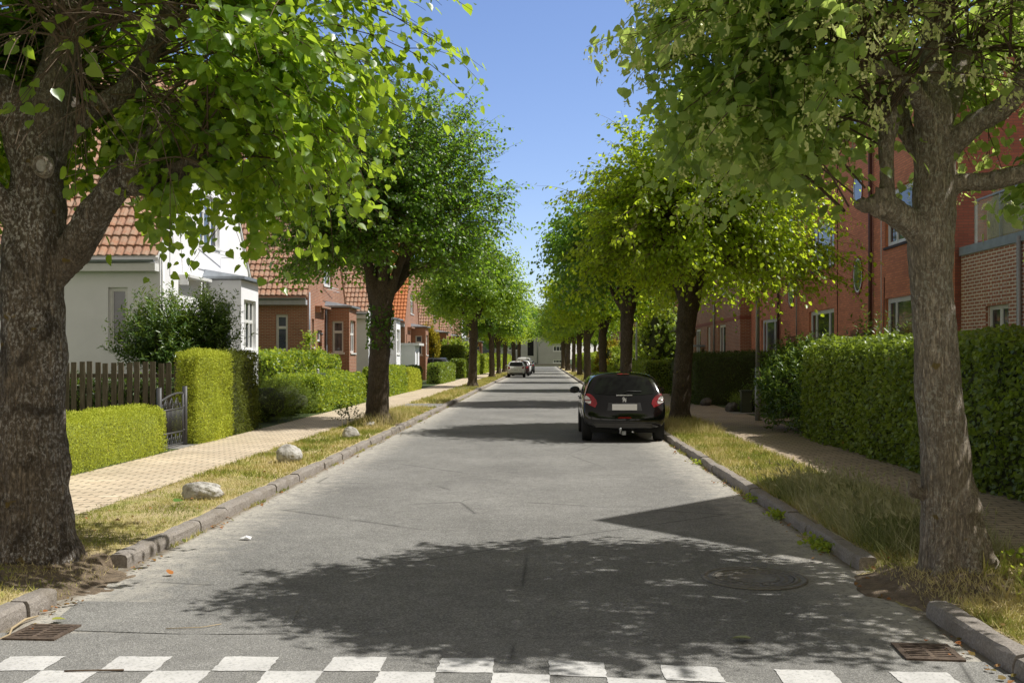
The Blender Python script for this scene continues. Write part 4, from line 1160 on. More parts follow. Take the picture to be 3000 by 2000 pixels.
def gable_house(label, y0, mat, seed, name="gable_house", plaster=False, tile='tile', x=-10.0, W_=7.7, D_=8.5, near_wall_win=True, group="gabled houses along the left side", eave=4.55, pitch=55, orange=False, bay=True, detail=True):
    t = thing(name, label, "house", (x, y0 * .99, .09), 0, group)
    m = MB()
    rise = W_ / 2 * math.tan(math.radians(pitch)); apex = eave + rise
    # street gable (faces +x): u runs +y
    g = Wall((0, 0, 0), (0, 1, 0), m)                    # n = u x z = +x
    tt = math.tan(math.radians(pitch))
    planes = [(-tt, 1, eave), (tt, 1, eave + W_ * tt)]
    hs = [(.72, 1.12, 2.15, 3.35), (2.95, 4.75, 5.0, 6.5), (1.75, 2.65, .0, 2.9), (6.35, 6.9, 2.2, 3.3)]
    if bay: hs_wall = hs
    g.face(W_, apex, hs_wall, planes)
    # near side wall (faces -y): u runs +x  -> n = (1,0,0)x(0,0,1) = (0,-1,0)
    s1 = Wall((-D_, 0, 0), (1, 0, 0), m)
    h1 = [(D_ - 1.38, D_ - .86, 1.95, 3.5), (D_ - 6.0, D_ - 5.0, 1.95, 3.4)]
    s1.face(D_, eave, h1)
    s2 = Wall((0, W_, 0), (-1, 0, 0), m); h2 = [(2, 3, 2.0, 3.4)]; s2.face(D_, eave, h2)
    s3 = Wall((-D_, W_, 0), (0, -1, 0), m); s3.face(W_, apex, [], [(-tt, 1, eave), (tt, 1, eave + W_ * tt)])
    m.build("wall", MT[mat], t)
    wm = 'paint'
    window(s1, h1[0], t, 1, None if plaster else 2.95, glass='glass_curtain' if plaster else 'glass', fw=.075)
    window(s1, h1[1], t, 2)
    window(s2, h2[0], t, 2)
    window(g, hs[0], t, 1)
    window(g, hs[1], t, 3, 6.0, fw=.05)
    window(g, hs[3], t, 1)
    # door in the gable front
    dd = MB(); g.box(dd, 1.8, 2.6, .02, 2.35, -.16, -.11); o = dd.build("door", MT['paint' if plaster else 'door'], t)
    dh = MB(); g.box(dh, 2.48, 2.54, 1.05, 1.2, -.11, -.06); dh.build("handle", MT['zinc'], o)
    window(g, (1.75, 2.65, 2.4, 2.9), t, 1, sill=False, depth=.1)
    pc = MB(); g.box(pc, 1.3, 3.1, 3.86, 3.94, -.0, .32); g.box(pc, 1.32, 1.38, 3.66, 3.86, 0, .25); pc.build('door_canopy', MT['brickL' if not plaster else 'paint'], t)
    lp = MB(); p = g.P(1.25, 2.75, .02); lp.tube([p, p + Vector((.2, 0, .05)), p + Vector((.28, 0, -.03))], .015, 6)
    lp.lathe([(0, .06), (.06, .05), (.09, -.02), (.0, -.04)], 12, Matrix.Translation(p + Vector((.28, 0, -.06)))); lp.build("wall_lamp", MT['iron'], t)
    # bay
    if bay:
        bm = MB(); bd = 1.1; by0, by1 = 3.35, 6.1; bh = 3.95
        A = Wall((0, by0, 0), (1, 0, 0), bm); ha = [(.32, .83, 1.9, 3.35)]; A.face(bd, bh, ha)
        B = Wall((bd, by0, 0), (0, 1, 0), bm); hb = [(.28, 1.5, 1.9, 3.4)]; B.face(1.75, bh, hb)
        Cw = Wall((bd, by0 + 1.75, 0), (-bd, 1.0, 0), bm); lc = math.hypot(bd, 1.0); Cw.face(lc, bh, [])
        ob = bm.build("bay", MT[mat], t)
        window(A, ha[0], ob, 1, 2.85, glass='glass'); window(B, hb[0], ob, 3, 2.75, fw=.05)
        r = MB()
        pr = [(-.02, by0 - .15), (bd + .15, by0 - .15), (bd + .18, by0 + 1.82), (-.02, by0 + 2.95)]
        V = [(a, b_, bh + .02) for a, b_ in pr] + [(a, b_, bh + .1) for a, b_ in pr] + [(0, by0 + .05, bh + .32), (0, by0 + 2.6, bh + .32)]
        r.add(V, [(0, 1, 5, 4), (1, 2, 6, 5), (2, 3, 7, 6), (4, 5, 8), (5, 6, 9, 8), (6, 7, 9), (3, 2, 1, 0)]); r.build("bay_roof", MT['lead'], ob)
        if detail:
            r = MB(); r.tube([(.07, by0 - .07, bh - .02), (.07, by0 - .07, .1)], .04, 8); r.build("drain_pipe", MT['paint' if plaster else 'lead'], t)
    # roof
    sl = (W_ / 2 + .28) / math.cos(math.radians(pitch)) + .02
    ca, sa = math.cos(math.radians(pitch)), math.sin(math.radians(pitch))
    e0 = (-D_, -.28, eave - .28 * tt + .14)
    rb = tile_slope(e0, (1, 0, 0), (0, ca, sa), D_ + .06, sl, "roof", tile, t, uvo=seed)
    e1 = (.06, W_ + .28, eave - .28 * tt + .14)
    rb2 = tile_slope(e1, (-1, 0, 0), (0, -ca, sa), D_ + .06, sl, "roof", tile, t, uvo=seed + 3)
    o1 = rb.build("roof_slope", MT[tile], t); o2 = rb2.build("roof_slope", MT[tile], t)
    rd = MB(); rd.tube([(-D_ - .05, W_ / 2, apex + .19), (.1, W_ / 2, apex + .19)], .13, 8); rd.build("ridge", MT[tile], t)
    # underlay, soffit and verge along the gable
    ul = MB()
    for sgn in (1, -1):
        yb = -.28 if sgn > 0 else W_ + .28; z0 = eave - .28 * tt + .1; yt = W_ / 2; z1 = apex + .1
        ul.add([(-D_, yb, z0), (.05, yb, z0), (.05, yt, z1), (-D_, yt, z1), (-D_, yb, z0 - .08), (.05, yb, z0 - .08), (.05, yt, z1 - .1), (-D_, yt, z1 - .1)], [(0, 1, 2, 3), (4, 7, 6, 5), (1, 5, 6, 2), (0, 4, 5, 1)])
    ul.build("roof_board", MT['paint' if plaster else 'tile'], t)
    for yb, sg in ((-.30, -1), (W_ + .30, 1)):
        z = eave - .30 * tt + .06
        V = []; F = []; gt = MB(); so_ = MB()
        for k in range(7):
            a = PI * k / 6; V += [(-D_, yb + sg * .06 - .065 * math.cos(a), z - .065 * math.sin(a)), (-.02, yb + sg * .06 - .065 * math.cos(a), z - .065 * math.sin(a))]
        for k in range(6): F.append((2 * k, 2 * k + 1, 2 * k + 3, 2 * k + 2))
        gt.add(V, F); gt.build("gutter", MT['lead'], t)
        if sg < 0: so_.box((-D_, -.31, z - .28), (-.02, -.02, z - .08))
        else: so_.box((-D_, W_ + .02, z - .28), (-.02, W_ + .31, z - .08))
        so_.build("eave_board", MT['paint' if plaster else 'grey_wood'], t)
    ch = MB(); ch.box((-4.6, W_ / 2 - .35, apex - .5), (-3.9, W_ / 2 + .35, apex + 1.2)); ch.box((-4.65, W_ / 2 - .4, apex + 1.202), (-3.85, W_ / 2 + .4, apex + 1.3)); ch.build("chimney", MT['brickL'], t)
    if detail:
        ft = MB(); q = g.P(2.85, 4.9, .06); ft.tube([q, g.P(4.85, 4.9, .3), ], .015, 6); ft.tube([g.P(2.85, 4.75, .02), g.P(2.85, 4.75, .35), g.P(4.85, 4.75, .35), g.P(4.85, 4.75, .02)], .015, 6)
        ft.build("flower_rail", MT['paint'], t)
        dp = MB(); dp.tube([(.05, .08, eave - .1), (.05, .08, .1)], .035, 8); dp.build("drain_pipe", MT['paint' if plaster else 'lead'], t)
        if not plaster:
            st = MB(); s1.box(st, D_ - 1.5, D_ - .74, 3.52, 3.76, 0, .012)
            st.build("brick_lintel", MT['brickL'], t)
    return t


gable_house("white rendered gable house behind the picket fence", 25.9, 'white_wall', 1, plaster=True)
gable_house("red brick gable house next to the white one", 42.3, 'brickL', 2)
gable_house("second white gable house, mostly behind the knobbly trunk", 56.9, 'white_wall', 4, plaster=True, detail=False)
gable_house("red brick gable house with bright orange tiles", 72.0, 'brickL', 5, tile='tile_orange', detail=False)
gable_house("brick gable house behind the golden conifer", 88.0, 'brickL', 6, detail=False)
gable_house("brick gable house beyond the tall hedges on the left", 104.0, 'brickL', 8, detail=False)
gable_house("yellowish rendered house far down the left side", 121.0, 'white_wall', 9, plaster=True, detail=False)
gable_house("last brick gable house on the left", 140.0, 'brickL', 12, detail=False)
# low brick extension to the left of the first house is out of frame; porch of the third house
t = thing("porch", "white flat-roofed entrance porch of the second white house", "porch", (-10, 66.2, .09))
b = MB(); w = Wall((0, 0, 0), (1, 0, 0), b); w.face(1.4, 2.5, []); w = Wall((1.4, 0, 0), (0, 1, 0), b); w.face(2.2, 2.5, [(.5, 1.5, 0, 2.1)]); w2 = Wall((1.4, 2.2, 0), (-1, 0, 0), b); w2.face(1.4, 2.5, []); b.build("wall", MT['white_wall'], t)
b = MB(); w.box(b, .52, 1.48, .02, 2.08, -.1, -.06); b.build("door", MT['paint'], t)
b = MB(); b.box((-.02, -.2, 2.502), (1.7, 2.4, 2.66)); b.build("roof", MT['paint'], t)

# ---- long red brick block on the right -------------------------------
XB = 9.5
YA, YB = 23.35, 46.0
t = thing("brick_apartment_block", "long orange-red brick apartment block with oval stair windows", "apartment building", (XB, YB, .09))
m = MB()
# street wall faces -x : u must run -y  ( (0,-1,0)x(0,0,1) = (-1,0,0) )
g = Wall((0, 0, 0), (0, -1, 0), m)
Lb = YB - YA
U = lambda y: YB - y
hs = []; wins = []; ovals = []; doors = []
for yc, wd in ((26.6, 1.45), (34.5, 1.55), (42.4, 1.5)):
    for v0, v1 in ((1.75, 3.3), (4.72, 6.25)):
        h_ = (U(yc + wd), U(yc - wd), v0, v1); hs.append(h_); wins.append(h_)
for yc in (30.45, 38.6):
    h_ = (U(yc + .6), U(yc - .6), 0, 2.2); hs.append(h_); doors.append(h_)
g.face(Lb, 8.6, hs, depth=.16)
s = Wall((0, -Lb, 0), (1, 0, 0), m, 1); s.face(9, 8.6, [(2.2, 3.4, 4.4, 6.6)], [(0, 1, 8.6)])
s4 = Wall((0, -Lb, 8.6), (1, 0, 0), m, 1); s4.face(9, 4.2, [], [(-.93, 1, 0), (.93, 1, 9 * .93)])
nb = Wall((9, 0, 0), (-1, 0, 0), m, 0); nb.face(9, 8.6)
bk = Wall((9, -Lb, 0), (0, 1, 0), m, 0); bk.face(Lb, 8.6)
m.build("wall", [MT['brickR'], MT['brickD']], t)  # second brick is darker: the end wall's shade put into its colour
for k, h_ in enumerate(wins):
    window(g, h_, t, 3, glass='glass', widths=[.22, .74] if k % 2 == 0 else [.24, .76], sillmat='slate', depth=.08, fw=.10)
for h_ in doors:
    b = MB(); g.box(b, h_[0] + .05, h_[1] - .05, .02, 2.1, -.3, -.22); o = b.build("door", MT['door'], t)
    b = MB(); g.box(b, h_[0] + .15, h_[1] - .3, 1.2, 1.9, -.22, -.215); b.build("pane", MT['glass'], o)
    b = MB(); g.box(b, h_[0] - .05, h_[1] + .05, 2.2, 2.5, .002, .04); g.box(b, h_[0], h_[0] + .05, 0, 2.2, -.3, -.01); g.box(b, h_[1] - .05, h_[1], 0, 2.2, -.3, -.01); b.build("door_surround", MT['brickD'], t)
for yc, num in ((30.45, "8"), (38.6, "10")):
    for zc in (4.15, 6.75):
        V0 = []; n = 40
        b = MB()
        for r in ((.36, .46, -.002), (.40, .51, .022), (.36, .46, .022), (.36, .46, .01)):
            for k in range(n): V0.append(g.P(U(yc) + r[0] * math.cos(2 * PI * k / n), zc + r[1] * math.sin(2 * PI * k / n), r[2]))
        F = [(n + k, n + (k + 1) % n, 2 * n + (k + 1) % n, 2 * n + k) for k in range(n)] + [(2 * n + k, 2 * n + (k + 1) % n, 3 * n + (k + 1) % n, 3 * n + k) for k in range(n)]
        b.add(V0, F)
        V0 = [g.P(U(yc) + r0 * math.cos(2 * PI * k / n), zc + r1 * math.sin(2 * PI * k / n), r2) for r0, r1, r2 in ((.40, .51, .021), (.47, .59, .03), (.47, .59, 0)) for k in range(n)]
        b.add(V0, [(k, (k + 1) % n, n + (k + 1) % n, n + k) for k in range(n)] + [(n + k, n + (k + 1) % n, 2 * n + (k + 1) % n, 2 * n + k) for k in range(n)], 1)
        o = b.build("oval_window", [MT['paint'], MT['brickD']], t)
        b = MB(); b.add([g.P(U(yc) + .36 * math.cos(2 * PI * k / n), zc + .46 * math.sin(2 * PI * k / n), .012) for k in range(n)], [tuple(range(n))]); b.build("pane", MT['glass_curtain'], o)
for y, r, mi in ((29.1, .055, 0), (40.4, .055, 0), (37.5, .025, 1), (28.15, .012, 2)):
    b = MB(); b.tube([g.P(U(y), 8.5, .08), g.P(U(y), .1, .08)], r, 8); b.build("drain_pipe", MT[('pipe', 'zinc', 'paint')[mi]], t)
b = MB(); b.tube([g.P(U(32.55), 8.4, .012), g.P(U(32.55), .1, .012)], .012, 5); b.tube([g.P(U(28.1), 3.9, .012), g.P(U(28.15), 2.5, .012), g.P(U(27.9), 2.4, .012), g.P(U(27.9), .5, .012)], .01, 5); b.build("cable", MT['dark'], t)
for s_, nm in ((1, 0), (-1, 1)):
    pass
rz = 4.6
b = tile_slope((-.35, .1, 8.5), (0, -1, 0), (math.cos(math.radians(43)), 0, math.sin(math.radians(43))), Lb + .3, 6.6, "roof", 'slate', t, col=.3, row=.36)
b.build("roof_slope", MT['slate'], t)
b = tile_slope((9.35, -Lb - .2, 8.5), (0, 1, 0), (-math.cos(math.radians(43)), 0, math.sin(math.radians(43))), Lb + .3, 6.6, "roof", 'slate', t, col=.3, row=.36)
b.build("roof_slope", MT['slate'], t)
b = MB(); g.box(b, -.1, Lb + .15, 8.42, 8.58, .0, .42); b.build("gutter", MT['lead'], t)
for yc in (38.5, 30.5):
    b = MB(); b.box((.7, yc - YB - 1.1, 9.0), (3.4, yc - YB + 1.1, 10.6)); o = b.build("dormer", MT['lead'], t)
    b = MB(); b.box((.67, yc - YB - .8, 9.5), (.698, yc - YB + .8, 10.4)); b.build("window", MT['glass'], o)
window(s, (2.2, 3.4, 4.4, 6.6), t, 2, depth=.1)
fc = bpy.data.curves.new("n", 'FONT')


def lettering(text, size, M, mat, name, parent, extrude=.004):
    c = bpy.data.curves.new("t", 'FONT'); c.body = text; c.size = size; c.align_x = 'CENTER'; c.extrude = extrude
    o = bpy.data.objects.new("t", c); COL.objects.link(o)
    dg = bpy.context.evaluated_depsgraph_get(); me = bpy.data.meshes.new_from_object(o.evaluated_get(dg)); bpy.data.objects.remove(o)
    me.materials.clear(); me.materials.append(MT[mat]); q = bpy.data.objects.new(name, me); COL.objects.link(q)
    if parent: q.parent = parent
    q.matrix_local = M
    return q


for yc, num in ((30.45, "8"), (38.6, "10")):
    p = g.P(U(yc), 2.26, .055); M = Matrix(((0, 0, -1, p.x), (-1, 0, 0, p.y), (0, 1, 0, p.z), (0, 0, 0, 1)))
    lettering(num, .24, M, 'paint', "house_number", t)

# second block, set slightly forward
X2 = 9.0
t = thing("brick_apartment_block", "brown-red brick block with dark brick bands beyond the oval-windowed one", "apartment building", (X2, 60.9, .09))
m = MB(); L2 = 60.9 - 46.05
g = Wall((0, 0, 0), (0, -1, 0), m); hs = []
for u0, u1 in ((1.3, 3.3), (5.6, 6.6), (9.2, 11.2)):
    for v0, v1 in ((1.6, 3.35), (4.8, 6.3)): hs.append((u0, u1, v0, v1))
dr = (3.6, 4.6, 0, 2.2)
g.face(L2, 8.6, hs + [dr], depth=.16)
s = Wall((0, -L2, 0), (1, 0, 0), m); s.face(9, 8.6); q = Wall((9, -L2, 0), (0, 1, 0), m); q.face(L2, 8.6); q = Wall((9, 0, 0), (-1, 0, 0), m); q.face(9, 8.6)
m.build("wall", MT['brickL'], t)
for h_ in hs: window(g, h_, t, 2, widths=[.4], sillmat='slate', depth=.08, fw=.10)
b = MB(); g.box(b, dr[0], dr[1], 0, 2.2, -.25, -.2); b.build("door", MT['door'], t)
b = MB(); g.box(b, dr[0] - .3, dr[1] + .3, 2.3, 2.4, 0, .6); b.build("door_canopy", MT['lead'], t)
b = MB(); g.box(b, 0, L2, 3.45, 3.6, .001, .02); g.box(b, 0, L2, 1.15, 1.28, .001, .02); s.box(b, 0, 2, 3.45, 3.6, .001, .02); s.box(b, 0, 2, 1.15, 1.28, .001, .02); b.build("brick_band", MT['brickD'], t)
b = MB(); b.tube([g.P(8.2, 8.5, .07), g.P(8.2, .1, .07)], .05, 8); b.build("drain_pipe", MT['zinc'], t)
b = MB(); b.add([(-.35, .2, 8.6), (-.35, -L2 - .1, 8.6), (4.5, -L2 - .1, 12.9), (4.5, .2, 12.9), (9.35, .2, 8.6), (9.35, -L2 - .1, 8.6)], [(0, 3, 2, 1), (3, 4, 5, 2), (0, 1, 5, 4), (1, 2, 5), (0, 4, 3)]); b.build("roof", MT['slate'], t)

# third and fourth houses on the right, seen between the trunks
for (x3, ya, yb, lb, hh) in ((10.2, 78, 96, "dark brick house between the lime trunks on the right", 7.2), (9.5, 112, 130, "far brick house on the right side", 6.5), (9.5, 148, 170, "farthest brick house on the right side", 6.5)):
    t = thing("brick_house", lb, "house", (x3, yb, .09)); m = MB(); L3 = yb - ya
    g = Wall((0, 0, 0), (0, -1, 0), m); hs = [(u, u + 1.3, v, v + 1.5) for u in (2, 6.5, 11) for v in (1.2, 4.0)]; g.face(L3, hh, hs, depth=.12)
    s = Wall((0, -L3, 0), (1, 0, 0), m); h5 = [(1.5, 2.6, 1.4, 2.9)]; s.face(9, hh, h5)
    s4 = Wall((0, -L3, hh), (1, 0, 0), m); s4.face(9, 4.5, [], [(-.9, 1, 0), (.9, 1, 8.1)]); q = Wall((9, -L3, 0), (0, 1, 0), m); q.face(L3, hh); q = Wall((9, 0, 0), (-1, 0, 0), m); q.face(9, hh)
    m.build("wall", MT['brickL'], t)
    for h_ in hs: window(g, h_, t, 2)
    window(s, h5[0], t, 2)
    b = MB(); b.add([(-.35, .2, hh - .2), (-.35, -L3 - .15, hh - .2), (4.5, -L3 - .15, hh + 4.2), (4.5, .2, hh + 4.2), (9.35, .2, hh - .2), (9.35, -L3 - .15, hh - .2)], [(0, 3, 2, 1), (3, 4, 5, 2)]); b.build("roof", MT['slate'], t)

# ---- balcony extension of the first block ----------------------------
t = thing("balcony_extension", "low brick extension with white joints carrying a screened balcony", "building extension", (9.62, 23.3, .09))
m = MB(); Le = 6.2
g = Wall((0, 0, 0), (0, -1, 0), m); hw = (1.28, 2.35, 1.35, 2.78); g.face(Le, 4.0, [hw], depth=.14)
s = Wall((0, -Le, 0), (1, 0, 0), m); s.face(7, 4.0); m.build("wall", MT['brickE'], t)
window(g, hw, t, 2, depth=.09, transom=1.95, sill=False)
b = MB()
for k in range(8):
    g.box(b, 1.18 + k * .16, 1.3 + k * .16, 2.84, 3.42, .001, .012)
b.build("brick_lintel", MT['brickE'], t)
b = MB(); g.box(b, .42, .55, 1.55, 1.82, .001, .02)
for k in range(6): g.box(b, .43, .54, 1.58 + k * .04, 1.6 + k * .04, .02, .03)
b.build("air_vent", MT['paint'], t)
b = MB(); g.box(b, -.0, Le + .04, 4.002, 4.2, -.35, .05); b.box((.35, -Le - .05, 4.002), (7, -Le + .3, 4.2)); b.build("coping", MT['lead'], t)
b = MB(); b.box((.35, -Le + .3, 4.0), (7, -.02, 4.1)); b.build("balcony_floor", MT['slab'], t)
t2 = thing("balcony_screen", "glass balustrade backed with yellowish reed matting on the balcony", "balustrade", (9.62, 23.3, 4.29))
b = MB()
for u in (.5, 1.72, 2.95, 4.2, 5.4): b.box((.10, -u - .025, .001), (.15, -u + .025, .98))
b.box((.10, -5.42, .98), (.15, -.475, 1.02)); b.build("post", MT['zinc'], t2)
b = MB(); b.box((.09, -5.4, .06), (.095, -.5, .95)); gm = NT("balcony_glass"); gm.base((.6, .65, .6)); gm.rough(.05); gm.b.inputs["Alpha"].default_value = .22; b.build("glass_panel", gm.m, t2)
b = MB()
for k in range(150):
    y = -.95 - k * .0295; hgt = .92 + (.16 if y < -1.2 else 0) + random.uniform(-.04, .02); b.box((.17 + random.uniform(0, .01), y - .026, .02), (.18 + random.uniform(0, .01), y, hgt))
b.build("reed_mat", MT['reed'], t2)
b = MB(); b.tube([(9.62 - .06, 23.3 - 2.93, 4.2), (9.62 - .06, 23.3 - 2.93, .1)], .05, 8)
o = b.build("drain_pipe", MT['zinc'], None); o.parent = t; o.matrix_parent_inverse = t.matrix_world.inverted(); o.location = (-9.62, -23.3, -.09); o.matrix_parent_inverse = Matrix()

# ---- house beside the camera whose gable throws the pointed shadow ----
ay = 11.2; gx = 7.3
t = thing("brick_house", "brick house with a steep gable just outside the right edge, casting the pointed shadow", "house", (gx, 0, .09))
m = MB()
g = Wall((0, 14.75, 0), (0, -1, 0), m)       # u runs -y
ga = 9.8; u_ap = 14.75 - ay; sA = 1.5; sB = 1.22
planes = [(-sA, 1, ga - sA * u_ap), (sB, 1, ga + sB * u_ap)]
wd = 14.75 - 7.9
hs = [(1.4, 2.4, 1.2, 2.7), (4.2, 5.4, 1.2, 2.7), (3.0, 4.0, 5.2, 6.6)]
g.face(wd, ga, hs, planes, depth=.12)
s = Wall((0, 7.9, 0), (1, 0, 0), m); hS = (2, 3.2, 1.2, 2.7); s.face(8, ga - sB * (ay - 7.9), [hS]); q = Wall((8, 14.75, 0), (-1, 0, 0), m); q.face(8, ga - sA * (14.75 - ay))
q = Wall((8, 7.9, 0), (0, 1, 0), m); q.face(wd, ga, [], [(-sB, 1, ga - sB * (ay - 7.9)), (sA, 1, ga + sA * (ay - 7.9))])
m.build("wall", MT['brickR'], t)
for h_ in hs: window(g, h_, t, 2)
window(s, hS, t, 2)
b = MB()
for ya, ss in ((14.85, -1), (7.8, 1)):
    h0 = ga - (sA * (ya - ay) if ss < 0 else sB * (ay - ya))
    b.add([(-.03, ya, h0), (8.1, ya, h0), (8.1, ay, ga), (-.03, ay, ga), (-.03, ya, h0 + .14), (8.1, ya, h0 + .14), (8.1, ay, ga + .14), (-.03, ay, ga + .14)], [(4, 5, 6, 7), (0, 3, 2, 1), (0, 4, 7, 3), (0, 1, 5, 4), (1, 2, 6, 5)])
b.build("roof", MT['tile'], t)

# ---- white building closing the street --------------------------------
YE = 238.0
t = thing("rendered_building", "pale rendered building closing the far end of the street", "building", (0, YE, 0))
m = MB()
def ex(px): return (ray(px, 1049).x / ray(px, 1049).y) * YE
def ez(py): return CAMZ + (1049 - py) / 2917 * YE
x0 = ex(1380); g = Wall((x0, 0, 0), (1, 0, 0), m)
def cp(cx): return ex(1400 + cx / 4.48) - x0
def cz(cy): return ez(900 + cy / 4.48)
hs = [(cp(398), cp(528), cz(568), cz(480)), (cp(985), cp(1118), cz(580), cz(505)), (cp(330), cp(525), cz(720), cz(682)), (cp(985), cp(1105), cz(733), cz(684)), (cp(652), cp(732), cz(636), cz(430)), (cp(560), cp(600), cz(430), cz(380)), (cp(-300), cp(-180), cz(570), cz(500)), (cp(-60), cp(70), cz(520), cz(460)),
      (cp(398), cp(528), cz(330), cz(250)), (cp(985), cp(1118), cz(330), cz(250))]
g.face(ex(1668) - x0, 9.5, [h for h in hs if h[3] < 9.5], depth=.25)
q = Wall((ex(1668), 0, 0), (0, 1, 0), m); q.face(12, 9.5)
m.build("wall", M_plain("pale_grey_render", (.50, .49, .47), .9, var=.08, scale=.5), t)
for k, h_ in enumerate(hs):
    if h_[3] > 9.5: continue
    if k == 4:
        b = MB(); g.box(b, h_[0], h_[1], h_[2], h_[3], -.3, -.2); b.build("door", MT['dark'], t)
    else: window(g, h_, t, 3, depth=.12, fw=.2)
b = MB(); b.tube([g.P(cp(785), 9.5, .1), g.P(cp(785), .5, .1)], .12, 6); b.build("drain_pipe", MT['zinc'], t)
b = MB(); b.add([(x0 - .5, -.6, 9.5), (ex(1668) + .5, -.6, 9.5), (ex(1668) + .5, 6, 11.5), (x0 - .5, 6, 11.5), (x0 - .5, 12.5, 9.5), (ex(1668) + .5, 12.5, 9.5)], [(0, 1, 2, 3), (3, 2, 5, 4), (1, 5, 2), (0, 3, 4)]); b.build("roof", MT['slate'], t)
t = thing("rendered_building", "dark blue-grey low building left of the pale one at the street end", "building", (0, 226, 0))
m = MB(); xa, xb = ex(1280) * .95, ex(1436) * .95; g = Wall((xa, 0, 0), (1, 0, 0), m); hs = [(xb - xa - 4.5, xb - xa - 2.2, 2.6, 4.6), (3, 5, 2.6, 4.6)]; g.face(xb - xa, 9, hs); q = Wall((xb, 0, 0), (0, 1, 0), m); q.face(9, 9)
m.build("wall", M_plain("blue_grey_cladding", (.10, .115, .14), .7), t)
for h_ in hs: window(g, h_, t, 2, depth=.1, fw=.15)
b = MB(); b.box((xa - .3, -.4, 9.0), (xb + .3, 9, 9.3)); b.build("roof", MT['lead'], t)
b = MB(); b.box((ex(1480), 222, -.02), (ex(1720), 222.5, .45)); tag(b.build("low_wall", MT['granite']), "low stone wall before the pale building at the street end", "wall")
# ================================================================== hedges and shrubs
def rbox_sample(rs, n, lo, hi, r, bottom=False):
    lo = np.array(lo, float); hi = np.array(hi, float); s = hi - lo
    A = np.array([s[1] * s[2], s[1] * s[2], s[0] * s[2], s[0] * s[2], s[0] * s[1]])
    k = rs.choice(5, n, p=A / A.sum())
    P = lo + rs.rand(n, 3) * s
    P[k == 0, 0] = lo[0]; P[k == 1, 0] = hi[0]; P[k == 2, 1] = lo[1]; P[k == 3, 1] = hi[1]; P[k == 4, 2] = hi[2]
    il = lo + r; ih = hi - r; il[2] = lo[2] - 1
    Q = np.clip(P, il, ih); D = P - Q; L = np.linalg.norm(D, axis=1, keepdims=True); N = D / np.maximum(L, 1e-6)
    return Q + N * r, N


def lumps(P, seed, amp, f=1.2):
    return np.array([amp * (noise.noise((p[0] * f + seed, p[1] * f, p[2] * f)) + .5 * noise.noise((p[0] * f * 2.7, p[1] * f * 2.7 + seed, p[2] * f * 2.7))) for p in P])


def hedge(label, lo, hi, mat, n, size, tmpl=OVAL, r=.12, seed=1, amp=.05, inner='inner', jit=.035, updir=.4, name="hedge", cat="hedge", group=None, f=1.2, spread=.3, rz=None):
    rs = np.random.RandomState(seed)
    b = MB()
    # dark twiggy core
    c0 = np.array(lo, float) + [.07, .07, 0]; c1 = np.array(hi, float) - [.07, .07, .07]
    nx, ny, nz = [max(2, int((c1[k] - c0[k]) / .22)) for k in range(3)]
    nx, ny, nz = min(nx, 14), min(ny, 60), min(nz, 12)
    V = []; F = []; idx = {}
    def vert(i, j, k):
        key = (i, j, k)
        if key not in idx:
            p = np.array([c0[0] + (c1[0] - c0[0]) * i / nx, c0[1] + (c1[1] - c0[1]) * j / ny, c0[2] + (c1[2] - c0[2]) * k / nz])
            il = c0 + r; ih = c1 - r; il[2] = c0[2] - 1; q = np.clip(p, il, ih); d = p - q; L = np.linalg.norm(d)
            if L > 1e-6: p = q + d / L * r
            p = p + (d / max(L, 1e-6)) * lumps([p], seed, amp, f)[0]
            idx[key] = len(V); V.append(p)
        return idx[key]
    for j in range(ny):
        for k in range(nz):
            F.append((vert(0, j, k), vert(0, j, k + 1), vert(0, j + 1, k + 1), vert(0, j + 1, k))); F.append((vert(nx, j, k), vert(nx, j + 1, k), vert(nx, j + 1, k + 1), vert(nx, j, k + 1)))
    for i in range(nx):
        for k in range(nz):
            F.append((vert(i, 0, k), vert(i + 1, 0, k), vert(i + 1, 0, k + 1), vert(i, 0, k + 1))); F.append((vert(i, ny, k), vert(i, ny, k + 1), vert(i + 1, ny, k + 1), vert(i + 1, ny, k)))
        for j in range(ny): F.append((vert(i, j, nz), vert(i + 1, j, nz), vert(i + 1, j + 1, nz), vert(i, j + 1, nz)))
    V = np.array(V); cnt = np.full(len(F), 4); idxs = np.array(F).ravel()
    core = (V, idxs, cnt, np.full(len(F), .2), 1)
    P, N = rbox_sample(rs, n, lo, hi, r)
    P = P + N * lumps(P, seed, amp, f)[:, None] + N * rs.uniform(-jit * 1.6, jit, (n, 1))
    P[:, 2] = np.maximum(P[:, 2], lo[2] + .02)
    ax = N * spread + rs.normal(0, .5, (n, 3)); ax[:, 2] += updir
    nr = N * 1.0 + rs.normal(0, .55, (n, 3)); nr[:, 2] += .25
    pat = lumps(P, seed + 9, .3, 2.2)
    rnd = np.clip(.45 + pat + rs.normal(0, .17, n), 0, 1)
    lv = leaves_np(tmpl, P, ax, nr, size * rs.uniform(.6, 1.3, n), rnd)
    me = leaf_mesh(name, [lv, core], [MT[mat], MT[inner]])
    o = bpy.data.objects.new(name, me); COL.objects.link(o)
    return tag(o, label, cat, group)


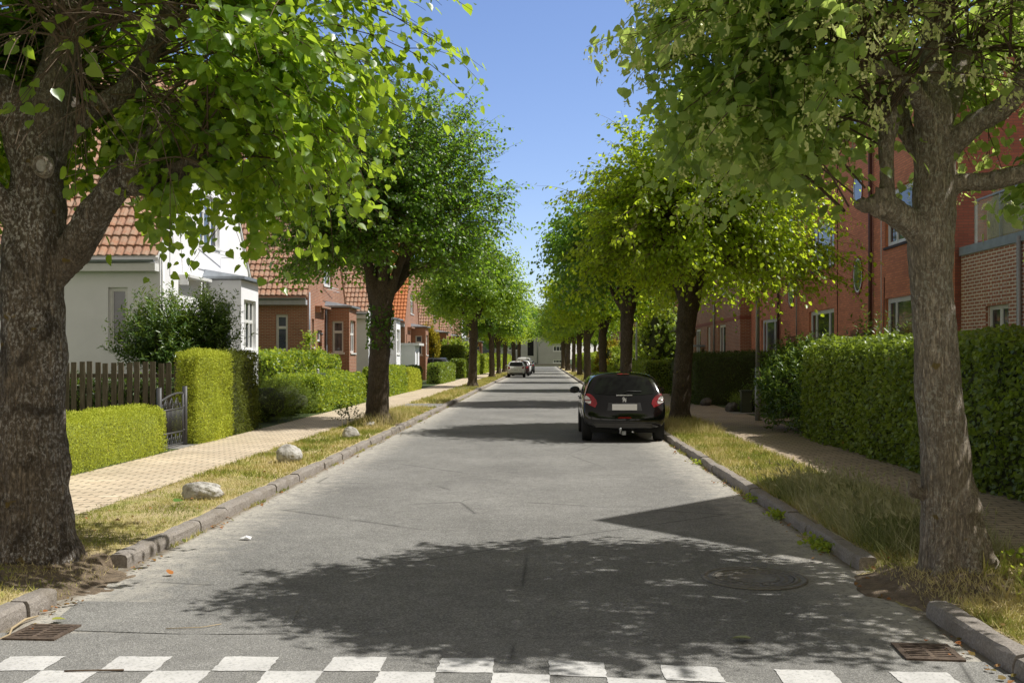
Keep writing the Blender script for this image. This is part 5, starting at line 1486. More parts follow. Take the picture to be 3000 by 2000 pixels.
def shrub(label, c, rad, mat, n, size, tmpl=OVAL, seed=1, stems=60, name="shrub", cat="shrub", inner=True, shoot=.35, lump=.3, up=.5, group=None, nper=14, ang=None):
    rs = np.random.RandomState(seed); c = np.array(c, float); rad = np.array(rad, float)
    D = rs.normal(0, 1, (n // nper * 2 + 10, 3)); D /= np.linalg.norm(D, axis=1, keepdims=True); D = D[D[:, 2] > -.75][:n // nper]
    L = np.array([noise.noise((d[0] * 2 + seed, d[1] * 2, d[2] * 2)) for d in D])
    f = (.9 + lump * L) * (1 - .45 * rs.rand(len(D)) ** 1.5)
    base = c + D * rad * f[:, None]; base[:, 2] = np.maximum(base[:, 2], .14)
    dr = D * .6 + rs.normal(0, .35, D.shape); dr[:, 2] += up; dr /= np.linalg.norm(dr, axis=1, keepdims=True)
    ln = shoot * rs.uniform(.5, 1.2, len(D))
    t = np.linspace(0, 1, nper)[None, :, None]
    P = base[:, None] + dr[:, None] * (t * ln[:, None, None]); P = P + rs.normal(0, size * .15, P.shape)
    sdv = np.cross(dr, rs.normal(0, 1, dr.shape)); sdv /= np.linalg.norm(sdv, axis=1, keepdims=True); s2 = np.cross(dr, sdv)
    th = np.arange(nper) * 2.4; sv = sdv[:, None] * np.cos(th)[None, :, None] + s2[:, None] * np.sin(th)[None, :, None]
    ax = sv * .8 + dr[:, None] * .6; nr = dr[:, None] * .9 - sv * .3 + rs.normal(0, .25, P.shape); nr[..., 2] += .3
    P, ax, nr = (q.reshape(-1, 3) for q in (P, ax, nr)); m_ = len(P)
    rnd = np.clip(np.repeat(.42 + rs.normal(0, .14, len(D)), nper) + rs.normal(0, .13, m_) + np.tile(np.linspace(-.1, .2, nper), len(D)), 0, 1)
    parts = [leaves_np(tmpl, P, ax, nr, size * rs.uniform(.6, 1.2, m_), rnd)]
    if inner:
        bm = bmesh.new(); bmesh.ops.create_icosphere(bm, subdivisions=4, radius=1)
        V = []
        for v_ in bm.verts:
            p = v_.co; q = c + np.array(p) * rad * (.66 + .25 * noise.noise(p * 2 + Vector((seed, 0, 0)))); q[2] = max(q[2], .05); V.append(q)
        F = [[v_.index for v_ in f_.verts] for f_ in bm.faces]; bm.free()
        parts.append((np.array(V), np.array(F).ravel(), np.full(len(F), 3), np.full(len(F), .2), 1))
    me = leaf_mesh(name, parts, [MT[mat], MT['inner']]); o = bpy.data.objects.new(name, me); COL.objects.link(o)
    return tag(o, label, cat, group)


# left side
hedge("low clipped lime-green conifer hedge along the left pavement", (-7.5, 9.5, .09), (-6.62, 17.4, .88), 'conifer_lime', 60000, .036, LANCE, .2, 3, .07, 'inner_lime', .035, .5)
hedge("tall clipped yellow-green hedge pillar behind the iron gate", (-7.06, 18.85, .09), (-6.6, 20.85, 1.85), 'conifer_lime', 30000, .045, LANCE, .10, 5, .09, 'inner_lime', .05, .3)
hedge("dark shaded hedge block adjoining the bright hedge pillar", (-7.6, 21.0, .09), (-6.65, 23.2, 1.82), 'conifer_shade', 26000, .05, LANCE, .15, 6, .12, 'inner', .06, .3)
hedge("dark shrubs growing close behind the picket fence", (-15, 20.75, .09), (-7.5, 21.5, 1.35), 'laurel', 12000, .09, LANCE, .2, 61, .15, 'inner', .08, .5, name="shrub", cat="shrub")
shrub("spreading juniper on the pavement edge left of the second tree", (-7.75, 25.9, .55), (1.25, 1.5, .72), 'juniper', 14000, .05, LANCE, 7, shoot=.34, up=.55, nper=12)
shrub("second juniper growing low against the first one", (-7.6, 28.6, .5), (1.05, 1.6, .62), 'juniper', 13000, .05, LANCE, 8, shoot=.3, up=.5, nper=12)
hedge("loose bright leafy hedge left of the second tree trunk", (-8.1, 29.6, .09), (-6.75, 37.2, 1.15), 'garden', 22000, .075, OVAL, .25, 9, .16, 'inner', .08, .5)
hedge("tall leafy garden hedge in front of the brick house", (-9.6, 31.0, .09), (-8.5, 41.5, 1.85), 'garden', 16000, .10, OVAL, .25, 10, .22, 'inner', .1, .5)
shrub("unclipped dark bush with upright shoots before the white house", (-8.75, 22.6, 1.95), (.78, .85, .85), 'laurel', 11000, .125, LANCE, 11, shoot=.6, up=.8, nper=16, lump=.5)
shrub("taller leggy bush beside the white house's bay", (-7.9, 23.2, 2.2), (.5, .55, .8), 'laurel', 5500, .12, LANCE, 12, shoot=.6, up=1.0, nper=16, lump=.5)
shrub("vine shoots in front of the brick house's doorway", (-8.4, 35.5, 1.9), (.3, .35, .6), 'garden', 420, .10, OVAL, 13, shoot=.5, up=1.2, inner=False)
hedge("bright clipped hedge right of the second left tree", (-7.6, 41.5, .09), (-6.62, 47.5, 1.35), 'garden', 14000, .075, OVAL, .15, 14, .08)
hedge("clipped hedge section just beyond the bright one", (-7.5, 48.0, .09), (-6.55, 52.6, 1.2), 'conifer_lime', 12000, .06, OVAL, .18, 15, .08)
hedge("dark shaded hedge end across the second driveway", (-9.6, 53.2, .09), (-6.75, 54.6, 1.25), 'yew', 9000, .07, OVAL, .15, 16, .07)
hedge("sunlit beech hedge in front of the parked dark estate car", (-7.4, 63.0, .09), (-6.55, 73.0, 1.35), 'beech', 12000, .10, OVAL, .15, 17, .08)
hedge("tall dark hedge wall behind the parked dark estate car", (-14.0, 84.5, .09), (-6.9, 86.0, 2.75), 'beech', 16000, .11, OVAL, .15, 18, .1)
hedge("hedge at the far side of the estate car's driveway", (-7.6, 80.8, .09), (-6.5, 84.2, 1.6), 'beech', 7000, .11, OVAL, .15, 19, .08)
hedge("tall clipped hedge far along the left pavement", (-7.8, 88.5, .09), (-6.5, 101.0, 2.4), 'garden', 12000, .13, OVAL, .25, 20, .2)
hedge("farther hedge along the left pavement past the fourth tree", (-7.8, 103, .09), (-6.5, 128, 2.0), 'garden', 9000, .18, OVAL, .25, 21, .2)
hedge("farthest hedge along the left pavement", (-7.8, 131, .09), (-6.5, 196, 2.2), 'garden', 9000, .25, OVAL, .25, 22, .2)
shrub("upright golden conifer beside the brick houses", (-9.0, 78, 2.4), (.85, .85, 2.0), 'gold', 7000, .11, OVAL, 23, shoot=.4, up=2, nper=10, name="conifer", cat="conifer")
shrub("rounded shrub rising over the tall dark hedge", (-7.9, 90, 2.2), (1.6, 1.8, 1.3), 'garden', 4000, .16, OVAL, 24)
# right side
hedge("tall dense beech hedge along the right pavement behind the grey trunk", (5.42, 4.0, .09), (6.5, 21.2, 2.02), 'beech', 80000, .068, OVAL, .2, 31, .12, 'inner', .075, -.1, spread=.45)
shrub("shaggy laurel end of the right hedge by the lamp post", (6.0, 22.9, 1.05), (1.0, 1.8, .98), 'laurel', 15000, .13, LANCE, 32, shoot=.45, up=.35, nper=14, lump=.25)
shrub("shaggy bush filling the foot of the right hedge's end", (6.2, 21.6, .8), (.8, 1.4, .8), 'laurel', 9000, .12, LANCE, 33, shoot=.4, up=.2, nper=14)
shrub("self-sown stems sprouting above the right hedge", (7.4, 22.4, 1.9), (.5, 1.2, .45), 'laurel', 700, .13, LANCE, 34, shoot=.55, up=1.4, inner=False)
hedge("dark yew hedge standing across the right front garden", (5.3, 35.2, .09), (9.3, 37.2, 1.85), 'yew', 30000, .07, LANCE, .25, 35, .14, 'inner', .08, .4)
hedge("dark yew hedge along the pavement behind the second right tree", (5.6, 37.4, .09), (6.9, 44.5, 1.75), 'yew', 14000, .08, LANCE, .25, 36, .14, 'inner', .08, .4)
hedge("shaded clipped hedge right of the black car", (4.75, 46.5, .09), (6.1, 49.5, 1.55), 'beech', 9000, .09, OVAL, .12, 37, .05)
hedge("clipped hedge running on behind the shaded one at the car", (5.2, 49.9, .09), (6.3, 60, 1.5), 'beech', 9000, .1, OVAL, .12, 38, .05)
shrub("pale pinkish-green flowering shrub beyond the second lamp post", (6.4, 66, 1.2), (1.5, 3.0, 1.2), 'garden', 8000, .13, OVAL, 39)
shrub("light green garden tree in front of the second brick block", (7.4, 62.5, 3.0), (1.8, 1.8, 2.6), 'garden', 9000, .14, OVAL, 40, lump=.4)
shrub("yellow-green shrub between the fourth and fifth right trunks", (6.2, 76, 1.3), (1.2, 3, 1.5), 'garden', 6000, .15, OVAL, 41)
shrub("bright sunlit shrub between the fifth and sixth right trunks", (6.0, 92, 1.6), (1.3, 4, 2.0), 'gold', 6000, .17, OVAL, 42)
shrub("tall green shrub beside the dark brick house", (7.6, 74, 2.2), (1.2, 1.6, 2.2), 'garden', 6000, .15, OVAL, 43)
hedge("far hedge along the right pavement", (5.7, 98, .09), (6.9, 140, 2.2), 'garden', 9000, .2, OVAL, .25, 44, .25)
hedge("farthest hedge along the right pavement", (5.7, 142, .09), (6.9, 196, 2.2), 'garden', 7000, .28, OVAL, .25, 45, .25)
shrub("grey-green ground shrub around the dark cabinet", (6.6, 30.9, .35), (.9, .8, .42), 'juniper', 4500, .06, LANCE, 46, shoot=.25, nper=10)
shrub("thin weed spray at the foot of the second left tree", (-4.75, 24.2, .3), (.22, .3, .2), 'yew', 240, .05, OVAL, 47, inner=False, shoot=.35, up=1)
# lime trees added behind the viewer, unseen, for the black car's paint to reflect
for k, (x, y, lb) in enumerate(((-4.4, -13, "added lime tree behind the camera on the left, unseen, for the black car to mirror"), (4.6, -14, "added lime tree behind the camera on the right, unseen, for the black car to mirror"), (.5, -24, "added lime tree farthest behind the camera, unseen, for the black car to mirror"), (8.5, -19, "added lime tree far out to the right behind the camera, unseen, for the black car to mirror"))):
    a = far[k % 2]; tree(lb, a[0], a[1], None, (x, y, .02), k * 1.7, 1.2, group="lime trees added behind the camera")
# taller garden trees behind the houses
for k, (x, y, s, lb) in enumerate(((-22, 34, 1.1, "tall garden tree behind the white house"), (-21, 66, 1.2, "garden tree behind the second white house"), (21, 70, 1.3, "garden tree behind the right brick blocks"), (17, 104, 1.2, "garden tree beyond the dark brick house"), (-17, 150, 1.2, "garden tree near the far end on the left"), (16, 138, 1.2, "garden tree near the far end on the right"),
                                    (-10, 215, 1.2, "street tree beyond the end of the left row"), (11, 216, 1.2, "street tree beyond the end of the right row"))):
    a = far[k % 2]; o = tree(lb, a[0], a[1], None, (x, y, .05), k * 1.1, s, group="garden trees behind the houses")

# ------------------------------------------------------------------ fence, gate, posts
t = thing("picket_fence", "weathered grey-brown wooden picket fence left of the iron gate", "fence", (-7.4, 20.3, .09))
wood = NT("weathered_board"); vv = wood.coord("Object", (14, 14, 1.2)); 
wood.base(wood.ramp(wood.noise(vv, 3, 8, .7), [(.3, (.07, .054, .036)), (.55, (.16, .13, .088)), (.75, (.29, .25, .19))])); wood.rough(.9); wood.bump(wood.noise(vv, 6, 6, .7), .5, .01)
for k in range(46):
    x = -k * .165; b = MB(); h = 1.56 + random.uniform(-.025, .03)
    b.box((x - .055, -.012 if k % 2 else -.05, .05), (x + .055, .012 if k % 2 else -.026, h)); o = b.build("picket", wood.m, t)
b = MB()
for z in (.45, 1.25): b.box((-7.5, .014, z), (.05, .05, z + .08))
b.build("rail", wood.m, t)

t = thing("garden_gate", "grey wrought-iron garden gate with the number 5 in its scrollwork", "gate", (-6.82, 17.44, .09)); t.scale = (1, .78, 1)
# local: runs +y, 1.55 wide; faces the street (+x)
gw = 1.5
def bar(b, pts, r): b.tube([Vector((0, p[0], p[1])) for p in pts], r, 6)
b = MB(); b.tube([(0, 0, 0), (0, 0, 1.12)], .045, 12); b.build("post", MT['iron'], t)
b = MB(); b.tube([(0, gw + .12, 0), (0, gw + .12, 1.12)], .045, 12); b.build("post", MT['iron'], t)
b = MB()
top = [(.09 + (gw - .12) * k / 12, .88 + .12 * math.sin(PI * (k / 12) * .62)) for k in range(13)]
bar(b, top, .02); bar(b, [(.09, .05), (.09, .89)], .02); bar(b, [(gw - .03, .05), (gw - .03, top[-1][1])], .02)
bar(b, [(.09, .70), (gw - .03, .72)], .018); bar(b, [(.09, .28), (gw - .03, .28)], .018); bar(b, [(.09, .06), (gw - .03, .06)], .018)
b.build("frame", MT['iron'], t)
b = MB()
for k in range(17):
    y = .15 + k * (gw - .22) / 16; bar(b, [(y, .28), (y, .71)], .009)
b.build("bars", MT['iron'], t)
b = MB(); b0 = b
def arc(cy, cz, r, a0, a1, n=14, sq=1.0): return [(cy + r * math.cos(a0 + (a1 - a0) * k / n), cz + sq * r * math.sin(a0 + (a1 - a0) * k / n)) for k in range(n + 1)]
for cy in (.42, .75, 1.08): 
    bar(b, [(cy - .15, .72), (cy - .12, .82), (cy, .915), (cy + .12, .82), (cy + .15, .72)], .010)
for cy in (.42, 1.08):
    bar(b, [(cy + .075 * (1 - k / 22) * math.cos(k * .55), .79 + .075 * (1 - k / 22) * math.sin(k * .55)) for k in range(20)], .008)
for cy in (.2, 1.3): bar(b, [(cy + .055 * (1 - k / 18) * math.cos(k * .55 + 1), .765 + .055 * (1 - k / 18) * math.sin(k * .55 + 1)) for k in range(16)], .007)
bar(b, arc(.75, .81, .09, 0, 2 * PI, 20, 1.0), .008)
b.build("scrollwork", MT['iron'], t); b = MB()
for k in range(5):
    cy = .24 + k * .26
    bar(b, [(cy - .12, .06), (cy - .05, .15), (cy, .27), (cy + .05, .15), (cy + .12, .06)], .009); bar(b, [(cy - .12, .2), (cy, .08), (cy + .12, .2)], .008)
b.build("scrollwork", MT['iron'], t)
M = Matrix(((0, 0, 1, .008), (1, 0, 0, .75), (0, 1, 0, .76), (0, 0, 0, 1)))
lettering("5", .15, M, 'iron', "house_number", t, .006)
b = MB(); b.tube([(0, .0, 1.03), (0, .1, 1.03), (0, .1, 1.13)], .01, 6); b.build("latch", MT['iron'], t)
for z in (.3, .75):
    b = MB(); b.tube([(0, gw + .12, z), (0, gw - .03, z)], .015, 6); b.build("hinge", MT['iron'], t)

t = thing("lamp_post", "tall galvanised lamp post at the end of the right hedge", "lamp post", (5.62, 26.4, .09))
b = MB(); b.tube([(0, 0, -.05), (0, 0, 1.4)], [.075, .072], 16); b.tube([(0, 0, 1.4), (0, 0, 5.2)], [.055, .045], 16); b.build("pole", MT['zinc'], t)
b = MB(); b.tube([(0, 0, 5.15), (-.3, 0, 5.3), (-.55, 0, 5.32)], .03, 8); b.build("arm", MT['zinc'], t)
b = MB(); b.lathe([(0, .12), (.1, .1), (.2, .02), (.2, -.03), (0, -.05)], 20, Matrix.Translation((-.7, 0, 5.3))); b.build("lamp_head", MT['iron'], t)
t = thing("lamp_post", "slender distant lamp post beside the clipped right hedge", "lamp post", (5.5, 59.5, .09))
b = MB(); b.tube([(0, 0, -.05), (0, 0, 1.4), (0, 0, 5.2)], [.07, .06, .045], 12); b.build("pole", MT['zinc'], t)
b = MB(); b.lathe([(0, .12), (.1, .1), (.2, .02), (.2, -.03), (0, -.05)], 16, Matrix.Translation((-.25, 0, 5.2))); b.build("lamp_head", MT['iron'], t)
b = MB(); b.tube([(-4.52, 26.4, .05), (-4.52, 26.4, 1.62)], .028, 10); tag(b.build("sign_post", MT['zinc']), "short galvanised pole right of the second left tree trunk", "pole")
t = thing("house_sign", "white garden sign post with a pale plate in the bright hedge", "sign", (-7.2, 31.5, .09))
b = MB(); b.box((-.03, -.03, 0), (.03, .03, 1.28)); b.tube([(0, -.03, 1.28), (0, .03, 1.28)], .032, 12); b.build("post", MT['paint'], t)
b = MB(); b.box((-.26, -.012, .95), (.24, -.006, 1.18)); gm = M_plain("frosted_plate", (.45, .5, .47), .4, var=.05); b.build("plate", gm, t)
t = thing("utility_cabinet", "narrow dark utility cabinet standing by the right garden entrance", "cabinet", (6.1, 30.3, .09))
b = MB(); b.box((-.16, -.13, 0), (.16, .13, .64)); b.box((-.18, -.15, .641), (.18, .15, .68)); b.build("casing", M_plain("dark_green_paint", (.035, .045, .028), .4), t)
b = MB(); b.box((-.14, -.138, .05), (.14, -.131, .60)); b.build("door", M_plain("dark_green_door", (.05, .06, .035), .45), t)
b = MB(); b.box((.24, -.16, 0), (.33, -.1, .42)); tag(b.build("wooden_stake", MT['door'], loc=(6.1, 30.2, .09)), "short dark stake right of the utility cabinet", "stake")
for k, (x, y, r_, lb) in enumerate(((5.75, 30.7, .22, "boulder left of the utility cabinet"), (6.75, 30.4, .26, "boulder right of the utility cabinet"), (7.1, 29.4, .3, "larger boulder nearest the lamp post"), (5.6, 36.6 - 1.9, .2, "boulder at the foot of the dark yew hedge"))):
    rock(lb, (x, y, .08), (r_, r_ * .8, r_ * .8), 20 + k * 3.3, k, .25, mat='stone_dark')
t = thing("bollard", "grey bollard far along the right row of trees", "bollard", (3.9, 66, .09))
b = MB(); b.box((-.12, -.12, 0), (.12, .12, .9)); b.build("post", MT['iron'], t); b = MB(); b.box((-.14, -.14, .9), (.14, .14, .96)); b.build("cap", MT['slab'], t)

# ================================================================== cars
def loft_car(cfg):
    """half-section rings from rear to front, capped; mirrored, subdivided; returns an evaluated body mesh"""
    L, Wd, H = cfg['L'], cfg['W'] / 2, cfg['H']
    rings = cfg['rings']                 # each: list of 9 (x frac, y, z)
    nj = 9
    V = []; F = []
    cols = 2 * nj - 1
    for R in rings:
        full = [(x * Wd, y, z) for x, y, z in R] ; full = full + [(-x * Wd, y, z) for x, y, z in R[:-1][::-1]]
        V += full
    n = len(rings)
    for i in range(n - 1):
        for k in range(cols - 1):
            F.append((i * cols + k, i * cols + k + 1, (i + 1) * cols + k + 1, (i + 1) * cols + k))
        F.append(((i + 1) * cols, i * cols, i * cols + cols - 1, (i + 1) * cols + cols - 1)[::-1] if False else (i * cols + cols - 1, i * cols, (i + 1) * cols, (i + 1) * cols + cols - 1))
    # rear and front caps: 5 columns by rows 0..6
    for base, flip, R, bulge in ((0, False, rings[0], cfg.get('rb', .07)), ((n - 1) * cols, True, rings[-1], -.06)):
        grid = []
        for j in range(7):
            l, r_ = base + j, base + cols - 1 - j
            row = [l]
            for q, fx in enumerate((.5, 0, -.5)):
                if j == 6: row.append(base + 7 + q); continue
                x, y, z = R[j]; V.append((x * Wd * fx, y - bulge * (1 - abs(fx) ** 2 * 1.0), z + .0)); row.append(len(V) - 1)
            row.append(r_); grid.append(row)
        for j in range(6):
            for q in range(4):
                f = (grid[j][q], grid[j][q + 1], grid[j + 1][q + 1], grid[j + 1][q])
                F.append(f[::-1] if flip else f)
    me = bpy.data.meshes.new("car_raw"); me.from_pydata([tuple(v_) for v_ in V], [], F); me.update()
    bm = bmesh.new(); bm.from_mesh(me); bmesh.ops.recalc_face_normals(bm, faces=bm.faces[:])
    # close the bottom between the two bottom rows of the caps
    bmesh.ops.holes_fill(bm, edges=[e for e in bm.edges if e.is_boundary]); bmesh.ops.recalc_face_normals(bm, faces=bm.faces[:])
    bm.to_mesh(me); bm.free()
    o = bpy.data.objects.new("tmp", me); COL.objects.link(o)
    s_ = o.modifiers.new("s", 'SUBSURF'); s_.levels = 3; s_.render_levels = 3
    cutters = []
    for cy in cfg['axles']:
        for sx in (1, -1):
            b = MB(); M = Matrix.Translation((sx * (Wd - .08), cy, cfg['wr'])) @ Matrix.Rotation(PI / 2, 4, 'Y')
            b.lathe([(0, -.16), (cfg['wr'] + .045, -.16), (cfg['wr'] + .045, .22), (0, .22)], 40, M)
            c_ = b.build("cut", [MT['dark']], None, False); bmm = bmesh.new(); bmm.from_mesh(c_.data); bmesh.ops.remove_doubles(bmm, verts=bmm.verts[:], dist=1e-5); bmesh.ops.recalc_face_normals(bmm, faces=bmm.faces[:]); bmm.to_mesh(c_.data); bmm.free()
            md = o.modifiers.new("b", 'BOOLEAN'); md.operation = 'DIFFERENCE'; md.object = c_; md.solver = 'EXACT'; cutters.append(c_)
    dg = bpy.context.evaluated_depsgraph_get(); out = bpy.data.meshes.new_from_object(o.evaluated_get(dg))
    bpy.data.objects.remove(o)
    for c_ in cutters: bpy.data.objects.remove(c_)
    out.polygons.foreach_set('use_smooth', np.ones(len(out.polygons), dtype=bool)); out.update()
    out.materials.clear()
    return out


def ring(y, w, z, ys=None):
    """w: 9 half widths, z: 9 heights"""
    return [(w[j], (ys[j] if ys else y), z[j]) for j in range(9)]


def hatch_cfg(L=3.97, Wd=1.74, H=1.46, wb=2.54, oh=.62, van=False, estate=False):
    k = H / 1.46
    wl = [.88, .96, 1.0, 1.0, .98, .90, .77, .42, 0]          # lower..belt..roof
    zr = [.27, .40, .60, .80, .97 * k, 1.20 * k, 1.375 * k, 1.435 * k, 1.445 * k]
    if van: wl = [.88, .96, 1, 1, .98, .93, .82, .42, 0]; zr = [.27, .4, .6, .85, 1.05, 1.45, 1.78, 1.84, 1.85]
    R = []
    rear_y = [.05, .0, .02, .09, .17, .34, .50, .47, .46] if not van else [.05, 0, .02, .05, .08, .12, .18, .17, .17]
    if estate: rear_y = [.05, 0, .02, .08, .14, .32, .55, .52, .5]
    wr = [w_ * f for w_, f in zip(wl, (.95, .975, .985, .975, .945, .92, .93, .93, 1))]
    R.append(ring(0, wr, zr, rear_y))
    R.append(ring(0, [w_ * f for w_, f in zip(wl, (.98, .985, .99, .985, .965, .95, .97, .97, 1))], zr, [y + .12 for y in rear_y]))
    R.append(ring(.9, wl, [z + (.01 if j > 5 else 0) for j, z in enumerate(zr)]))
    R.append(ring(1.5, wl, [z + (.015 if j > 5 else 0) for j, z in enumerate(zr)]))
    ws = L - 1.95 if not van else L - 1.75
    R.append(ring(ws, wl, [z - (.0 if j > 5 else 0) for j, z in enumerate(zr)], None))
    # windscreen: roof comes down to the scuttle
    zs = zr[:]; zs[4] = .95 * k; hb = .98 * k
    R.append(ring(ws + .42, [.88, .96, 1, 1, .955, .87, .74, .38, 0], [zr[0], .4, .6, .8, .955 * k, 1.10 * k, 1.19 * k, 1.235 * k, 1.24 * k]))
    R.append(ring(ws + .85, [.88, .96, 1, .99, .93, .86, .72, .38, 0], [zr[0], .4, .6, .79, .93 * k, .965 * k, .99 * k, 1.0 * k, 1.0 * k]))
    R.append(ring(L - .55, [.86, .95, .99, .97, .9, .84, .7, .36, 0], [.26, .38, .56, .72, .83 * k, .87 * k, .90 * k, .915 * k, .92 * k]))
    R.append(ring(L - .16, [.80, .88, .9, .88, .82, .76, .62, .32, 0], [.26, .36, .5, .63, .71 * k, .76 * k, .79 * k, .80 * k, .80 * k]))
    R.append(ring(L - .04, [.66, .74, .76, .74, .70, .66, .54, .28, 0], [.29, .36, .46, .55, .62 * k, .66 * k, .68 * k, .69 * k, .69 * k]))
    return dict(L=L, W=Wd, H=H, rings=R, axles=(oh, oh + wb), wr=.31, rb=.07)


def patch(bvh, poly, axis, origin_c, n=6, off=.006, sm=None):
    """poly drawn in a view plane, thrown onto the body along axis; returns verts, faces"""
    c = Vector((sum(p[0] for p in poly) / len(poly), sum(p[1] for p in poly) / len(poly)))
    # densify
    P = []
    for i in range(len(poly)):
        a, b = Vector(poly[i]), Vector(poly[(i + 1) % len(poly)]); m_ = max(1, int((b - a).length / .05))
        for k in range(m_): P.append(a + (b - a) * k / m_)
    V = []; K = len(P)
    for r in range(n + 1):
        f = 1 - r / (n + .0) if r < n else 0
        for p in (P if f > 0 else [c]):
            q = c + (p - c) * f
            if axis == 'rear': o_, d = Vector((q.x, -2, q.y)), Vector((0, 1, 0))
            elif axis == 'front': o_, d = Vector((q.x, 8, q.y)), Vector((0, -1, 0))
            elif axis == 'left': o_, d = Vector((-3, q.x, q.y)), Vector((1, 0, 0))
            else: o_, d = Vector((3, q.x, q.y)), Vector((-1, 0, 0))
            h = bvh.ray_cast(o_, d)
            if h[0] is None: return None
            nn = h[1] if h[1].dot(d) < 0 else -h[1]
            V.append(h[0] + nn * off)
    F = []
    for r in range(n - 1):
        for k in range(K): F.append((r * K + k, r * K + (k + 1) % K, (r + 1) * K + (k + 1) % K, (r + 1) * K + k))
    for k in range(K): F.append(((n - 1) * K + k, (n - 1) * K + (k + 1) % K, n * K))
    # rim down to the body so the panel has no floating edge
    s = -1 if axis in ('front', 'left') else 1
    if axis in ('rear', 'right'): pass
    return V, F


def paint(name, c, rough=.12, coat=1.0, metal=0.0):
    m = NT(name); m.base(c); m.rough(rough); m.b.inputs["Metallic"].default_value = metal
    m.b.inputs["Specular IOR Level"].default_value = .35; m.b.inputs["Coat Weight"].default_value = coat * (.45 if c[0] < .1 else 1); m.b.inputs["Coat Roughness"].default_value = .03
    nz = m.noise(m.coord(), 3.0, 2); m.bump(nz, .02, .02)
    return m.m


MT['black_paint'] = paint("black_car_paint", (.003, .003, .0035), .12)
MT['white_paint'] = paint("white_car_paint", (.72, .72, .72), .3)
MT['darkgrey_paint'] = paint("dark_grey_car_paint", (.035, .04, .048), .25)
MT['darkred_paint'] = paint("dark_car_paint", (.03, .012, .014), .25)
MT['tyre'] = M_plain("tyre_rubber", (.014, .014, .014), .85, bump=.2)
MT['black_plastic'] = M_plain("black_plastic", (.02, .02, .02), .6)
MT['chrome'] = M_plain("bright_metal", (.75, .75, .77), .2, metal=.9, var=.03)
MT['red_light'] = M_plain("red_tail_lens", (.22, .003, .008), .1, var=.2, scale=30); MT['red_light'].node_tree.nodes["Principled BSDF"].inputs["Coat Weight"].default_value = 1
MT['clear_light'] = M_plain("clear_tail_lens", (.6, .58, .56), .15, var=.3, scale=40)
MT['under'] = M_plain("grey_under_panel", (.055, .052, .05), .6)


def wheel_parts(parent, x, y, r, side, rimmat='chrome'):
    M = Matrix.Translation((x, y, r)) @ Matrix.Rotation(PI / 2 * side, 4, 'Y')
    b = MB(); b.lathe([(r * .62, -.10), (r * .8, -.11), (r * .95, -.10), (r, -.075), (r, .075), (r * .95, .10), (r * .8, .105), (r * .62, .09)], 40, M)
    w = b.build("wheel", MT['tyre'], parent)
    b = MB(); b.lathe([(r * .63, .085), (r * .6, .05), (r * .58, -.02)], 40, M)
    b.lathe([(0, .04), (.06, .04), (.07, .02), (r * .58, -.03)], 24, M, 1)
    for k in range(5):
        a = 2 * PI * k / 5; q = M @ Matrix.Rotation(a, 4, 'Z'); b.box((.03, -.03, .02), (r * .6, .03, .055), M=q)
    b.build("rim", [MT[rimmat], MT['dark']], w)
    return w


